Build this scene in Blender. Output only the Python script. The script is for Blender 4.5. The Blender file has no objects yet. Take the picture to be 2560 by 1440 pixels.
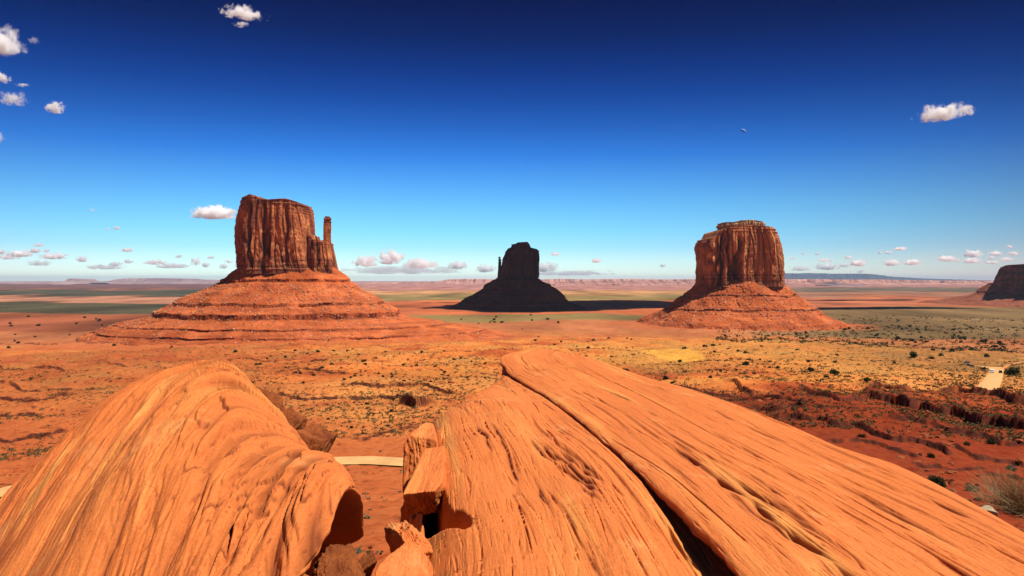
import bpy, math, random
import numpy as np
from mathutils import Vector

# ------------------------------------------------------------------ camera, sky, sun, exposure
R = math.radians
F = 1828.0          # focal length in pixels of the 2560 px wide photograph
HY = 700.0          # row of the eye level in the photograph
scene = bpy.context.scene
col = bpy.data.collections.new('valley'); scene.collection.children.link(col)

cam_d = bpy.data.cameras.new('camera'); cam = bpy.data.objects.new('camera', cam_d); col.objects.link(cam)
cam_d.sensor_width = 36.0; cam_d.lens = 36.0 * F / 2560.0
cam_d.clip_start = 0.1; cam_d.clip_end = 600000.0
cam.location = (0, 0, 0)
cam.rotation_euler = (R(90) - math.atan((720 - HY) / F), 0, 0)
scene.camera = cam

SUN_AZ, SUN_EL = R(106), R(60)       # azimuth measured from +Y (view) towards +X (right)
S = Vector((math.sin(SUN_AZ) * math.cos(SUN_EL), math.cos(SUN_AZ) * math.cos(SUN_EL), math.sin(SUN_EL)))
sun_d = bpy.data.lights.new('sun', 'SUN'); sun = bpy.data.objects.new('sun', sun_d); col.objects.link(sun)
sun_d.energy = 4.6; sun_d.angle = R(0.53); sun_d.color = (1.0, 0.95, 0.88)
sun.rotation_euler = S.to_track_quat('Z', 'Y').to_euler()
sun.location = (0, 0, 50)

world = bpy.data.worlds.new('World'); scene.world = world; world.use_nodes = True
nt = world.node_tree; nt.nodes.clear()
sky = nt.nodes.new('ShaderNodeTexSky'); sky.sky_type = 'NISHITA'; sky.sun_disc = False
sky.sun_elevation = SUN_EL; sky.sun_rotation = SUN_AZ; sky.altitude = 1700; sky.air_density = 1.0; sky.dust_density = 0.3
tc = nt.nodes.new('ShaderNodeTexCoord'); sep = nt.nodes.new('ShaderNodeSeparateXYZ')
nt.links.new(tc.outputs['Generated'], sep.inputs[0])
# polarised desert sky: the filter takes more and more light out with height (elevation, rgb factor)
SKY_GRADE = [(0.0, (0.78, 0.94, 1.0)), (0.0055, (0.78, 0.94, 1.0)), (0.0246, (0.63, 0.87, 1.0)), (0.0437, (0.43, 0.76, 0.98)), (0.0655, (0.3318, 0.7371, 0.9649)), (0.098, (0.2511, 0.6535, 0.9395)), (0.1355, (0.1562, 0.5003, 0.8925)), (0.1672, (0.0747, 0.3588, 0.8259)), (0.2035, (0.041, 0.2378, 0.6344)), (0.239, (0.0169, 0.1461, 0.4809)), (0.276, (0.0066, 0.0866, 0.3404)), (0.3119, (0.0036, 0.0506, 0.2106)), (0.3567, (0.0024, 0.0237, 0.132)), (0.55, (0.1, 0.15, 0.28)), (0.9, (0.25, 0.3, 0.4))]
ramp = nt.nodes.new('ShaderNodeValToRGB'); nt.links.new(sep.outputs['Z'], ramp.inputs[0])
el = ramp.color_ramp.elements
el[0].position = SKY_GRADE[0][0]; el[0].color = (*SKY_GRADE[0][1], 1)
el[1].position = SKY_GRADE[-1][0]; el[1].color = (*SKY_GRADE[-1][1], 1)
for p_, c_ in SKY_GRADE[1:-1]:
    e_ = el.new(p_); e_.color = (*c_, 1)
mul = nt.nodes.new('ShaderNodeMix'); mul.data_type = 'RGBA'; mul.blend_type = 'MULTIPLY'; mul.inputs[0].default_value = 1
dotn = nt.nodes.new('ShaderNodeVectorMath'); dotn.operation = 'DOT_PRODUCT'; dotn.inputs[1].default_value = (-0.139, 0.990, 0.0)
nt.links.new(tc.outputs['Generated'], dotn.inputs[0])
ramp2 = nt.nodes.new('ShaderNodeValToRGB'); nt.links.new(dotn.outputs['Value'], ramp2.inputs[0])
ramp2.color_ramp.elements[0].position = 0.70; ramp2.color_ramp.elements[0].color = (0.66, 0.46, 0.48, 1)
ramp2.color_ramp.elements[1].position = 0.985; ramp2.color_ramp.elements[1].color = (1, 1, 1, 1)
mul2 = nt.nodes.new('ShaderNodeMix'); mul2.data_type = 'RGBA'; mul2.blend_type = 'MULTIPLY'; mul2.inputs[0].default_value = 1
nt.links.new(sky.outputs[0], mul2.inputs[6]); nt.links.new(ramp2.outputs[0], mul2.inputs[7])
nt.links.new(mul2.outputs[2], mul.inputs[6]); nt.links.new(ramp.outputs[0], mul.inputs[7])
bg = nt.nodes.new('ShaderNodeBackground'); bg.inputs[1].default_value = 0.14
wo = nt.nodes.new('ShaderNodeOutputWorld')
nt.links.new(mul.outputs[2], bg.inputs[0]); nt.links.new(bg.outputs[0], wo.inputs[0])

scene.view_settings.view_transform = 'Standard'; scene.view_settings.look = 'None'
scene.view_settings.exposure = 0.35; scene.view_settings.gamma = 1.0
scene.render.engine = 'CYCLES'
scene.cycles.max_bounces = 62; scene.cycles.diffuse_bounces = 1; scene.cycles.glossy_bounces = 1
scene.cycles.volume_bounces = 60; scene.cycles.transparent_max_bounces = 8
scene.cycles.volume_step_rate = 1.0; scene.cycles.volume_max_steps = 64

# ------------------------------------------------------------------ noise (numpy)
rng = np.random.RandomState(11); random.seed(5)
PERM = np.tile(rng.permutation(256), 3).astype(np.int32)
G3 = rng.normal(size=(256, 3)).astype(np.float32); G3 /= np.linalg.norm(G3, axis=1)[:, None]
_a = rng.rand(256) * 2 * np.pi; G2 = np.stack([np.cos(_a), np.sin(_a)], 1).astype(np.float32)

def n2(x, y, seed=0):
    x = np.asarray(x, np.float64) + seed * 17.31; y = np.asarray(y, np.float64) + seed * 9.77
    xi = np.floor(x).astype(np.int64); yi = np.floor(y).astype(np.int64)
    xf = (x - xi).astype(np.float32); yf = (y - yi).astype(np.float32)
    xi &= 255; yi &= 255
    u = xf * xf * xf * (xf * (xf * 6 - 15) + 10); v = yf * yf * yf * (yf * (yf * 6 - 15) + 10)
    def g(i, j):
        h = PERM[PERM[(xi + i) & 255] + ((yi + j) & 255)]
        return G2[h, 0] * (xf - i) + G2[h, 1] * (yf - j)
    a = g(0, 0) * (1 - u) + g(1, 0) * u; b = g(0, 1) * (1 - u) + g(1, 1) * u
    return (a * (1 - v) + b * v) * 1.5

def n3(x, y, z, seed=0):
    x = np.asarray(x, np.float64) + seed * 7.31; y = np.asarray(y, np.float64) + seed * 3.77; z = np.asarray(z, np.float64) + seed * 5.13
    xi = np.floor(x).astype(np.int64); yi = np.floor(y).astype(np.int64); zi = np.floor(z).astype(np.int64)
    xf = (x - xi).astype(np.float32); yf = (y - yi).astype(np.float32); zf = (z - zi).astype(np.float32)
    f = lambda t: t * t * t * (t * (t * 6 - 15) + 10)
    u, v, w = f(xf), f(yf), f(zf)
    def g(i, j, k):
        h = PERM[PERM[PERM[(xi + i) & 255] + ((yi + j) & 255)] + ((zi + k) & 255)]
        return G3[h, 0] * (xf - i) + G3[h, 1] * (yf - j) + G3[h, 2] * (zf - k)
    def pl(k):
        a = g(0, 0, k) * (1 - u) + g(1, 0, k) * u; b = g(0, 1, k) * (1 - u) + g(1, 1, k) * u
        return a * (1 - v) + b * v
    return (pl(0) * (1 - w) + pl(1) * w) * 1.6

def fb2(x, y, o=4, seed=0, gain=0.5):
    r = 0; a = 1.0
    for i in range(o):
        r = r + a * n2(x * 2 ** i, y * 2 ** i, seed + i * 3); a *= gain
    return r

def fb3(x, y, z, o=3, seed=0, gain=0.5):
    r = 0; a = 1.0
    for i in range(o):
        r = r + a * n3(x * 2 ** i, y * 2 ** i, z * 2 ** i, seed + i * 3); a *= gain
    return r

def ss(a, b, x):
    t = np.clip((x - a) / (b - a), 0, 1); return t * t * (3 - 2 * t)

def smooth1(xs, ys, x):
    """monotone cubic interpolation through a table"""
    xs = np.asarray(xs, float); ys = np.asarray(ys, float)
    d = np.diff(ys) / np.diff(xs); m = np.zeros_like(ys); m[0] = d[0]; m[-1] = d[-1]
    for i in range(1, len(xs) - 1):
        m[i] = 0 if d[i - 1] * d[i] <= 0 else 2 * d[i - 1] * d[i] / (d[i - 1] + d[i])
    x = np.clip(x, xs[0], xs[-1]); i = np.clip(np.searchsorted(xs, x) - 1, 0, len(xs) - 2)
    h = xs[i + 1] - xs[i]; t = (x - xs[i]) / h
    return ((2 * t**3 - 3 * t**2 + 1) * ys[i] + (t**3 - 2 * t**2 + t) * h * m[i] + (-2 * t**3 + 3 * t**2) * ys[i + 1] + (t**3 - t**2) * h * m[i + 1])

# ------------------------------------------------------------------ mesh helpers
def tag(o, label=None, cat=None, group=None, kind=None):
    if label: o['label'] = label
    if cat: o['category'] = cat
    if group: o['group'] = group
    if kind: o['kind'] = kind
    return o

def set_joint_shade(o, a):
    at = o.data.attributes.new('joint', 'FLOAT', 'POINT'); at.data.foreach_set('value', np.clip(np.ascontiguousarray(a, np.float32).ravel(), 0, 1))

def mesh_np(name, V, Fc, mat=None, parent=None, smooth=True, cols=None, vecs=None, n=4):
    V = np.ascontiguousarray(V, np.float32).reshape(-1, 3); Fc = np.ascontiguousarray(Fc, np.int32).reshape(-1, n)
    me = bpy.data.meshes.new(name)
    me.vertices.add(len(V)); me.vertices.foreach_set('co', V.ravel())
    me.loops.add(Fc.size); me.loops.foreach_set('vertex_index', Fc.ravel())
    me.polygons.add(len(Fc)); me.polygons.foreach_set('loop_start', np.arange(0, Fc.size, n, dtype=np.int32))
    me.polygons.foreach_set('use_smooth', np.full(len(Fc), smooth, dtype=bool))
    me.update(calc_edges=True)
    if cols is not None:
        a = me.attributes.new('soil', 'FLOAT_COLOR', 'POINT')
        c = np.ones((len(V), 4), np.float32); c[:, :3] = np.asarray(cols).reshape(-1, 3); a.data.foreach_set('color', c.ravel())
    if vecs is not None:
        a = me.attributes.new('strata', 'FLOAT_VECTOR', 'POINT'); a.data.foreach_set('vector', np.ascontiguousarray(vecs, np.float32).ravel())
    o = bpy.data.objects.new(name, me); col.objects.link(o)
    if mat: me.materials.append(mat)
    if parent: o.parent = parent
    return o

def grid_faces(nr, nc, wrap=False, flip=False):
    i = np.arange(nr - 1)[:, None]; j = np.arange(nc if wrap else nc - 1)[None, :]; j2 = (j + 1) % nc
    f = np.stack([i * nc + j + 0 * i, i * nc + j2, (i + 1) * nc + j2, (i + 1) * nc + j], -1)
    if flip: f = f[..., ::-1]
    return f.reshape(-1, 4)

def grid(name, P, mat=None, parent=None, wrap=False, flip=False, cols=None, vecs=None, smooth=True):
    nr, nc = P.shape[:2]
    return mesh_np(name, P, grid_faces(nr, nc, wrap, flip), mat, parent, smooth, cols, vecs)

def empty(name, loc=(0, 0, 0), rz=0):
    o = bpy.data.objects.new(name, None); col.objects.link(o); o.location = loc; o.rotation_euler = (0, 0, rz)
    o.empty_display_size = 0.5
    return o

def grid_normals(P, wrap=False):
    if wrap:
        du = np.roll(P, -1, 1) - np.roll(P, 1, 1)
    else:
        du = np.gradient(P, axis=1)
    dv = np.gradient(P, axis=0)
    n = np.cross(du, dv); n /= (np.linalg.norm(n, axis=2, keepdims=True) + 1e-9)
    return n

# ------------------------------------------------------------------ materials
class M:
    def __init__(s, name, rough=0.9, spec=0.15):
        s.m = bpy.data.materials.new(name); s.m.use_nodes = True; s.t = s.m.node_tree
        s.b = s.t.nodes['Principled BSDF']; s.b.inputs['Roughness'].default_value = rough
        s.b.inputs['Specular IOR Level'].default_value = spec
    def n(s, k, **kw):
        o = s.t.nodes.new(k)
        for a, v in kw.items(): setattr(o, a, v)
        return o
    def l(s, a, b): s.t.links.new(a, b)
    def noise(s, vec, scale, detail=4, rough=0.55, dist=0.0):
        o = s.n('ShaderNodeTexNoise'); o.inputs['Scale'].default_value = scale; o.inputs['Detail'].default_value = detail
        o.inputs['Roughness'].default_value = rough; o.inputs['Distortion'].default_value = dist
        if vec: s.l(vec, o.inputs['Vector'])
        return o.outputs[0]
    def mapping(s, vec, scale=(1, 1, 1), rot=(0, 0, 0)):
        o = s.n('ShaderNodeMapping'); o.inputs['Scale'].default_value = scale; o.inputs['Rotation'].default_value = rot
        s.l(vec, o.inputs['Vector']); return o.outputs[0]
    def ramp(s, fac, stops):
        o = s.n('ShaderNodeValToRGB'); s.l(fac, o.inputs[0]); e = o.color_ramp.elements
        e[0].position = stops[0][0]; e[-1].position = stops[-1][0]
        f = lambda c: (c, c, c, 1) if isinstance(c, (int, float)) else (*c, 1)
        e[0].color = f(stops[0][1]); e[-1].color = f(stops[-1][1])
        for p, c in stops[1:-1]: e.new(p).color = f(c)
        return o.outputs[0]
    def mix(s, fac, a, b, mode='MIX'):
        o = s.n('ShaderNodeMix', data_type='RGBA', blend_type=mode)
        for i, v in ((0, fac), (6, a), (7, b)):
            if isinstance(v, bpy.types.NodeSocket): s.l(v, o.inputs[i])
            elif i == 0: o.inputs[i].default_value = v
            else: o.inputs[i].default_value = (v, v, v, 1) if isinstance(v, (int, float)) else (*v, 1)
        return o.outputs[2]
    def math(s, op, a, b=0.0):
        o = s.n('ShaderNodeMath', operation=op)
        for i, v in enumerate((a, b)):
            if isinstance(v, bpy.types.NodeSocket): s.l(v, o.inputs[i])
            else: o.inputs[i].default_value = v
        return o.outputs[0]
    def bump(s, h, dist, strength=1.0, nrm=None):
        o = s.n('ShaderNodeBump'); o.inputs['Strength'].default_value = strength; o.inputs['Distance'].default_value = dist
        s.l(h, o.inputs['Height'])
        if nrm: s.l(nrm, o.inputs['Normal'])
        return o.outputs[0]
    def pos(s): return s.n('ShaderNodeNewGeometry').outputs['Position']
    def attr(s, name): return s.n('ShaderNodeAttribute', attribute_name=name)
    def base(s, c):
        if isinstance(c, bpy.types.NodeSocket): s.l(c, s.b.inputs['Base Color'])
        else: s.b.inputs['Base Color'].default_value = (*c, 1)
    def nrm(s, x): s.l(x, s.b.inputs['Normal'])

def mat_slickrock():
    m = M('slickrock', 0.82, 0.2); v = m.attr('strata').outputs['Vector']
    broad = m.noise(m.mapping(v, (0.5, 0.12, 0.35)), 1.0, 4, 0.55, 0.6)
    c = m.ramp(broad, [(0.25, (0.57, 0.132, 0.028)), (0.5, (0.66, 0.166, 0.036)), (0.72, (0.72, 0.222, 0.054))])
    streak = m.noise(m.mapping(v, (9, 0.35, 3)), 1.0, 5, 0.62, 0.15)
    c = m.mix(m.ramp(streak, [(0.34, 0.0), (0.45, 0.8), (0.55, 1.0)]), m.mix(0.6, c, (0.42, 0.078, 0.014)), c)
    fine = m.noise(m.mapping(v, (42, 2.3, 14)), 1.0, 4, 0.6, 0.1)
    c = m.mix(m.ramp(fine, [(0.32, 0.75), (0.41, 0.0)]), c, (0.36, 0.062, 0.012))
    pst = m.noise(m.mapping(v, (2.4, 0.13, 0.6)), 1.0, 4, 0.5, 0.4)
    c = m.mix(m.ramp(pst, [(0.56, 0.0), (0.70, 0.6)]), c, (0.86, 0.42, 0.10))
    pale = m.noise(v, 0.9, 5, 0.6, 0.8)
    c = m.mix(m.ramp(pale, [(0.60, 0.0), (0.75, 0.55)]), c, (0.80, 0.45, 0.17))
    blot = m.noise(m.mapping(v, (1.7, 0.7, 1.7)), 1.0, 6, 0.7, 0.6)
    c = m.mix(m.ramp(blot, [(0.30, 0.5), (0.44, 0.0)]), c, (0.42, 0.085, 0.018))
    pit = m.n('ShaderNodeTexVoronoi'); pit.inputs['Scale'].default_value = 1.0; m.l(m.mapping(v, (7, 1.6, 5)), pit.inputs['Vector'])
    c = m.mix(m.ramp(pit.outputs['Distance'], [(0.05, 0.8), (0.11, 0.0)]), c, (0.25, 0.05, 0.012))
    grit = m.noise(m.pos(), 38, 5, 0.65)
    c = m.mix(0.35, c, m.ramp(grit, [(0.3, (0.48, 0.11, 0.022)), (0.7, (0.88, 0.31, 0.08))]))
    vo = m.n('ShaderNodeTexVoronoi', feature='DISTANCE_TO_EDGE'); vo.inputs['Scale'].default_value = 1.0
    wv = m.n('ShaderNodeVectorMath', operation='ADD'); m.l(m.mapping(v, (0.8, 0.42, 0.8)), wv.inputs[0])
    wn = m.n('ShaderNodeTexNoise'); wn.inputs['Scale'].default_value = 3.0; wn.inputs['Detail'].default_value = 4; m.l(v, wn.inputs['Vector'])
    ws = m.n('ShaderNodeVectorMath', operation='SCALE'); ws.inputs['Scale'].default_value = 0.35; m.l(wn.outputs['Color'], ws.inputs[0]); m.l(ws.outputs[0], wv.inputs[1]); m.l(wv.outputs[0], vo.inputs['Vector'])
    crack = m.mix(1.0, m.ramp(vo.outputs['Distance'], [(0.004, 1.0), (0.014, 0.0)]), m.ramp(m.noise(v, 0.7, 2), [(0.66, 0.0), (0.72, 0.8)]), 'MULTIPLY')
    c = m.mix(crack, c, (0.24, 0.045, 0.010))
    c = m.mix(m.attr('joint').outputs['Fac'], c, (0.15, 0.030, 0.009))  # dark dirt colour that also paints in the shade of the joints
    m.base(c)
    b1 = m.bump(streak, 0.03, 0.45); b2 = m.bump(fine, 0.012, 0.6, b1); b3 = m.bump(grit, 0.006, 0.6, b2); m.nrm(b3)
    return m.m

def mat_rough_rock(name, a, b, sc=3.0):
    m = M(name, 0.9, 0.12); p = m.pos()
    n = m.noise(p, sc, 6, 0.6, 0.4); c = m.ramp(n, [(0.3, a), (0.68, b)]); m.base(c)
    g = m.noise(p, sc * 8, 6, 0.7); m.nrm(m.bump(g, 0.35 / sc, 0.9)); return m.m

def mat_soil():
    m = M('desert_soil', 0.95, 0.05); c = m.attr('soil').outputs['Color']; p = m.pos()
    dist = m.n('ShaderNodeVectorMath', operation='LENGTH'); m.l(p, dist.inputs[0])
    fine = m.noise(p, 0.55, 8, 0.7); big = m.noise(p, 0.02, 6, 0.65, 0.5)
    c2 = m.mix(m.ramp(fine, [(0.36, 0.5), (0.52, 0.0)]), c, m.mix(1.0, c, (0.55, 0.45, 0.45), 'MULTIPLY'))
    c2 = m.mix(m.ramp(fine, [(0.55, 0.0), (0.72, 0.45)]), c2, m.mix(1.0, c2, (1.25, 1.35, 1.5), 'MULTIPLY'))
    fl = m.noise(m.mapping(p, (0.42, 0.30, 0.42)), 1.0, 5, 0.7); c2 = m.mix(m.ramp(fl, [(0.34, 0.7), (0.42, 0.0)]), c2, m.mix(1.0, c2, (0.50, 0.32, 0.30), 'MULTIPLY'))
    f2 = m.noise(m.mapping(p, (0.075, 0.05, 0.1)), 1.0, 7, 0.72, 0.4); c2 = m.mix(m.ramp(f2, [(0.38, 0.45), (0.50, 0.0)]), c2, m.mix(1.0, c2, (0.74, 0.50, 0.45), 'MULTIPLY'))
    f3 = m.noise(m.mapping(p, (0.006, 0.004, 0.01)), 1.0, 8, 0.75, 0.6); c2 = m.mix(m.ramp(f3, [(0.40, 0.35), (0.54, 0.0)]), c2, m.mix(1.0, c2, (0.68, 0.66, 0.70), 'MULTIPLY'))
    c2 = m.mix(m.ramp(big, [(0.38, 0.5), (0.55, 0.0)]), c2, m.mix(1.0, c2, (0.8, 0.7, 0.7), 'MULTIPLY'))
    m.base(c2); m.nrm(m.bump(fine, 0.5, 0.6)); return m.m

def mat_cliff(name, zbase, height, dark=(0.115, 0.042, 0.026), mid=(0.26, 0.085, 0.04), lite=(0.50, 0.19, 0.075), unit=1.0):
    m = M(name, 0.9, 0.12); p = m.pos()
    vs = m.noise(m.mapping(p, (0.055 / unit, 0.055 / unit, 0.008 / unit)), 1.0, 6, 0.62, 0.5)
    pt = m.noise(m.mapping(p, (0.03 / unit, 0.03 / unit, 0.022 / unit)), 1.0, 5, 0.6, 1.2)
    c = m.ramp(vs, [(0.36, dark), (0.5, mid), (0.66, tuple(0.5 * (x + y) for x, y in zip(mid, lite)))])
    c = m.mix(m.ramp(pt, [(0.53, 0.0), (0.61, 0.9)]), c, lite)
    sp = m.n('ShaderNodeSeparateXYZ'); m.l(p, sp.inputs[0])
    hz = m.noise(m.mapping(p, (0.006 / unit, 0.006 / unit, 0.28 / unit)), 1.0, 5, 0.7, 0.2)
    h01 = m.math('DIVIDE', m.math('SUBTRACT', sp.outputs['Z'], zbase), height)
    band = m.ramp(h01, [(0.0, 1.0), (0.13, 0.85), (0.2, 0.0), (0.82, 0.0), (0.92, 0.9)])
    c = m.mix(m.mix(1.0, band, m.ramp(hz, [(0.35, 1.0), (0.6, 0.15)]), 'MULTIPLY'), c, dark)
    m.base(c)
    g = m.noise(m.mapping(p, (0.35 / unit, 0.35 / unit, 0.12 / unit)), 1.0, 6, 0.7)
    m.nrm(m.bump(g, 5.0 * unit, 0.8, m.bump(hz, 2.0 * unit, 0.35))); return m.m

def mat_talus(name, a=(0.42, 0.085, 0.025), b=(0.60, 0.150, 0.044), unit=1.0):
    m = M(name, 0.95, 0.05); p = m.pos()
    n1 = m.noise(p, 0.03 / unit, 7, 0.68, 0.4); c = m.ramp(n1, [(0.32, a), (0.66, b)])
    hz = m.noise(m.mapping(p, (0.004 / unit, 0.004 / unit, 0.16 / unit)), 1.0, 5, 0.7)
    c = m.mix(m.ramp(hz, [(0.4, 0.55), (0.5, 0.0)]), c, (0.27, 0.062, 0.028))
    sp = m.noise(p, 0.21 / unit, 6, 0.75)
    c = m.mix(m.ramp(sp, [(0.60, 0.0), (0.68, 0.8)]), c, (0.58, 0.30, 0.16))
    c = m.mix(m.ramp(sp, [(0.30, 0.85), (0.40, 0.0)]), c, (0.14, 0.04, 0.022))
    at = m.attr('soil'); c = m.mix(at.outputs['Fac'], c, (0.13, 0.042, 0.026)) if False else c
    rc = m.mix(1.0, c, at.outputs['Color'], 'MULTIPLY')
    m.base(rc); m.nrm(m.bump(sp, 3.5 * unit, 0.9)); return m.m

def mat_stone(name, a, b, sc):
    m = M(name, 0.95, 0.05); m.base(m.ramp(m.noise(m.pos(), sc, 4, .6), [(0.35, a), (0.65, b)])); return m.m

def mat_plain(name, c, rough=0.7, var=0.25, sc=6.0, spec=0.2):
    m = M(name, rough, spec); n = m.noise(m.pos(), sc, 4, 0.6)
    m.base(m.ramp(n, [(0.3, tuple(x * (1 - var) for x in c)), (0.7, tuple(min(1, x * (1 + var)) for x in c))])); return m.m

def mat_leaf(name, a, b):
    m = M(name, 0.75, 0.1); oi = m.n('ShaderNodeObjectInfo').outputs['Random']
    n = m.noise(m.pos(), 1.7, 3, 0.6); f = m.math('ADD', m.math('MULTIPLY', oi, 0.4), m.math('MULTIPLY', n, 0.6))
    m.base(m.ramp(f, [(0.25, a), (0.75, b)])); return m.m

SLICK = mat_slickrock(); SOIL = mat_soil()
DARKROCK = mat_rough_rock('dark_rough_rock', (0.22, 0.052, 0.016), (0.56, 0.155, 0.040), 3.5)  # rough brown rock, darker than the slabs
REDROCK = mat_rough_rock('red_rubble', (0.24, 0.055, 0.02), (0.46, 0.13, 0.045), 1.2)
PALEROCK = mat_rough_rock('pale_rock', (0.5, 0.36, 0.2), (0.7, 0.56, 0.36), 3)
JUNIPER = mat_leaf('juniper_foliage', (0.020, 0.030, 0.010), (0.060, 0.070, 0.022))
SAGE = mat_leaf('sagebrush_foliage', (0.07, 0.055, 0.022), (0.17, 0.13, 0.048))
GREYSAGE = mat_leaf('grey_sagebrush_foliage', (0.08, 0.09, 0.05), (0.2, 0.2, 0.12))
BARK = mat_plain('bark', (0.10, 0.06, 0.04), 0.9)
DRYTWIG = mat_plain('dry_twigs', (0.42, 0.28, 0.13), 0.85, 0.35, 9)
REDSAND = mat_plain('red_track_sand', (0.62, 0.24, 0.075), 0.95, 0.15, 0.3, 0.05)
SAND = mat_plain('packed_sand', (0.66, 0.36, 0.14), 0.95, 0.16, 0.22, 0.05)

# ------------------------------------------------------------------ terrain
PR = [0, 15, 40, 60, 100, 150, 250, 400, 600, 900, 1300, 1650, 2100, 3000, 5000, 8000, 90000]
PZ = [-12.5, -13, -16, -20, -27.8, -37.3, -43, -50, -62, -84, -111, -126, -127, -129, -130, -130, -130]
PZR = [-6.5, -7.5, -12.0, -17.3, -25, -32.5, -38.5, -47.5, -62, -84, -111, -126, -127, -129, -130, -130, -130]
LR = np.log(np.array(PR, float) + 8)

def base_z(x, y):
    r = np.hypot(x, y); t = x / np.maximum(y, 1e-3)
    l = np.log(r + 8)
    za = smooth1(LR, PZ, l); zb = smooth1(LR, PZR, l)
    w = ss(0.12, 0.42, t) * (y > 0)
    return za * (1 - w) + zb * w

def px2w(px, py, lift=0.0):
    """world point of the ground seen at a pixel of the photograph (march along the ray)"""
    tx = (px - 1280) / F; tz = (HY - py) / F
    ys = np.exp(np.linspace(math.log(12), math.log(30000), 1500))
    g = base_z(tx * ys, ys) + lift
    k = np.argmax(tz * ys < g)
    return tx * ys[k], ys[k]

# low cliffs (ledges) across the plain: polylines of pixels, height in m
LEDGES = [([(1880, 1042), (1960, 1036), (2060, 1046)], 1.0, 12), ([(2240, 1060), (2330, 1076), (2420, 1094), (2560, 1120)], 1.0, 12), ([(2090, 1112), (2180, 1120), (2290, 1150)], 0.8, 10), ([(2300, 1168), (2380, 1176), (2460, 1172)], 0.5, 8),
          ([(1700, 968), (1790, 985), (1850, 990)], 1.0, 14), ([(2015, 978), (2035, 994), (2100, 1018), (2155, 1017), (2180, 1003)], 1.6, 22),
          ([(2180, 1003), (2300, 1032), (2380, 1044), (2480, 1068), (2600, 1092)], 2.6, 30),
          ([(2185, 968), (2215, 974), (2252, 990)], 2.2, 20),
          ([(2365, 988), (2460, 998), (2600, 1030)], 2.8, 30),
          ([(1955, 1050), (2060, 1060), (2180, 1082), (2230, 1104), (2370, 1135)], 1.2, 14),
          ([(1790, 1002), (1860, 1008), (1905, 1024)], 1.0, 14),
          ([(1840, 962), (1858, 974), (1880, 980)], 1.8, 18),
          ([(1900, 1010), (1975, 1020), (2010, 1045)], 1.2, 16),
          ([(2390, 1120), (2450, 1146), (2560, 1160)], 0.7, 10),
          ([(2480, 1190), (2560, 1205), (2620, 1215)], 0.5, 8),
          ([(1005, 1020), (1040, 1030), (1075, 1020)], 3.0, 16),
          ([(880, 965), (960, 972), (1050, 965), (1130, 985)], 1.3, 22),
          ([(880, 1000), (950, 992), (1010, 1002)], 1.2, 18),
          ([(900, 1100), (960, 1085), (1020, 1070)], 0.7, 10),
          ([(-60, 918), (60, 924), (150, 930)], 1.8, 40), ([(-60, 965), (100, 973), (240, 966)], 1.2, 30),
          ([(-60, 1003), (80, 1014), (170, 1000)], 1.1, 24), ([(-60, 1048), (90, 1040)], 0.9, 18),
          ([(250, 905), (330, 912), (400, 905)], 1.2, 30), ([(640, 930), (760, 924), (860, 935)], 1.0, 24),
          ([(560, 905), (700, 898), (820, 905)], 1.1, 30), ([(-60, 862), (110, 866), (260, 860)], 2.0, 60),
          ([(700, 985), (760, 1000), (860, 990)], 0.9, 18), ([(-60, 1090), (60, 1100), (150, 1085)], 0.6, 12)]
_led = []
for pts, h, L in LEDGES:
    w = np.array([px2w(*p) for p in pts]); q = []
    for a, b in zip(w[:-1], w[1:]): q.append(a + (b - a) * np.linspace(0, 1, 8)[:, None])
    _led.append((np.concatenate(q), h, L))

def ledge_z(x, y):
    """height added by the low cliffs and how much dark shade is painted on their faces"""
    z = np.zeros_like(x); dark = np.zeros_like(x)
    wob = fb2(x / 9.0, y / 9.0, 3, 41)
    for W, h, L in _led:
        az = W[:, 0] / W[:, 1]; o = np.argsort(az); az = az[o]; rr = W[o, 1]; h = h * 1.35
        t = x / np.maximum(y, 1)
        m = (t > az[0] - 0.02) & (t < az[-1] + 0.02) & (y > rr.min() * 0.8) & (y < rr.max() * 1.25 + 6 * L)
        if not m.any(): continue
        tm = t[m]; d = y[m] - np.interp(tm, az, rr) + wob[m] * rr.mean() * 0.004 + n2(tm * 28, tm * 0 + h) * rr.mean() * 0.03 + n2(tm * 110, tm * 0 + h) * rr.mean() * 0.006
        end = np.minimum(ss(az[0] - 0.02, az[0] + 0.004, tm), 1 - ss(az[-1] - 0.004, az[-1] + 0.02, tm))
        wd = 0.30 + 0.003 * rr.mean()
        k = np.where(d < 0, np.exp(d / (L * 0.25)) * 0.08, 0.08 + 0.92 * ss(0, wd, d)) * np.exp(-np.maximum(d, 0) / L)
        hh = h * (0.85 + 0.4 * np.clip(n2(tm * 40, tm * 0 + L), -.8, 1))
        z[m] += hh * end * k
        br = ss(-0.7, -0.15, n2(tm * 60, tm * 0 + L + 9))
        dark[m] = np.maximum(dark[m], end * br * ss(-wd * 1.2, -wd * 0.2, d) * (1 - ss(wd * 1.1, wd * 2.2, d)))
    return z, dark

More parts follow.
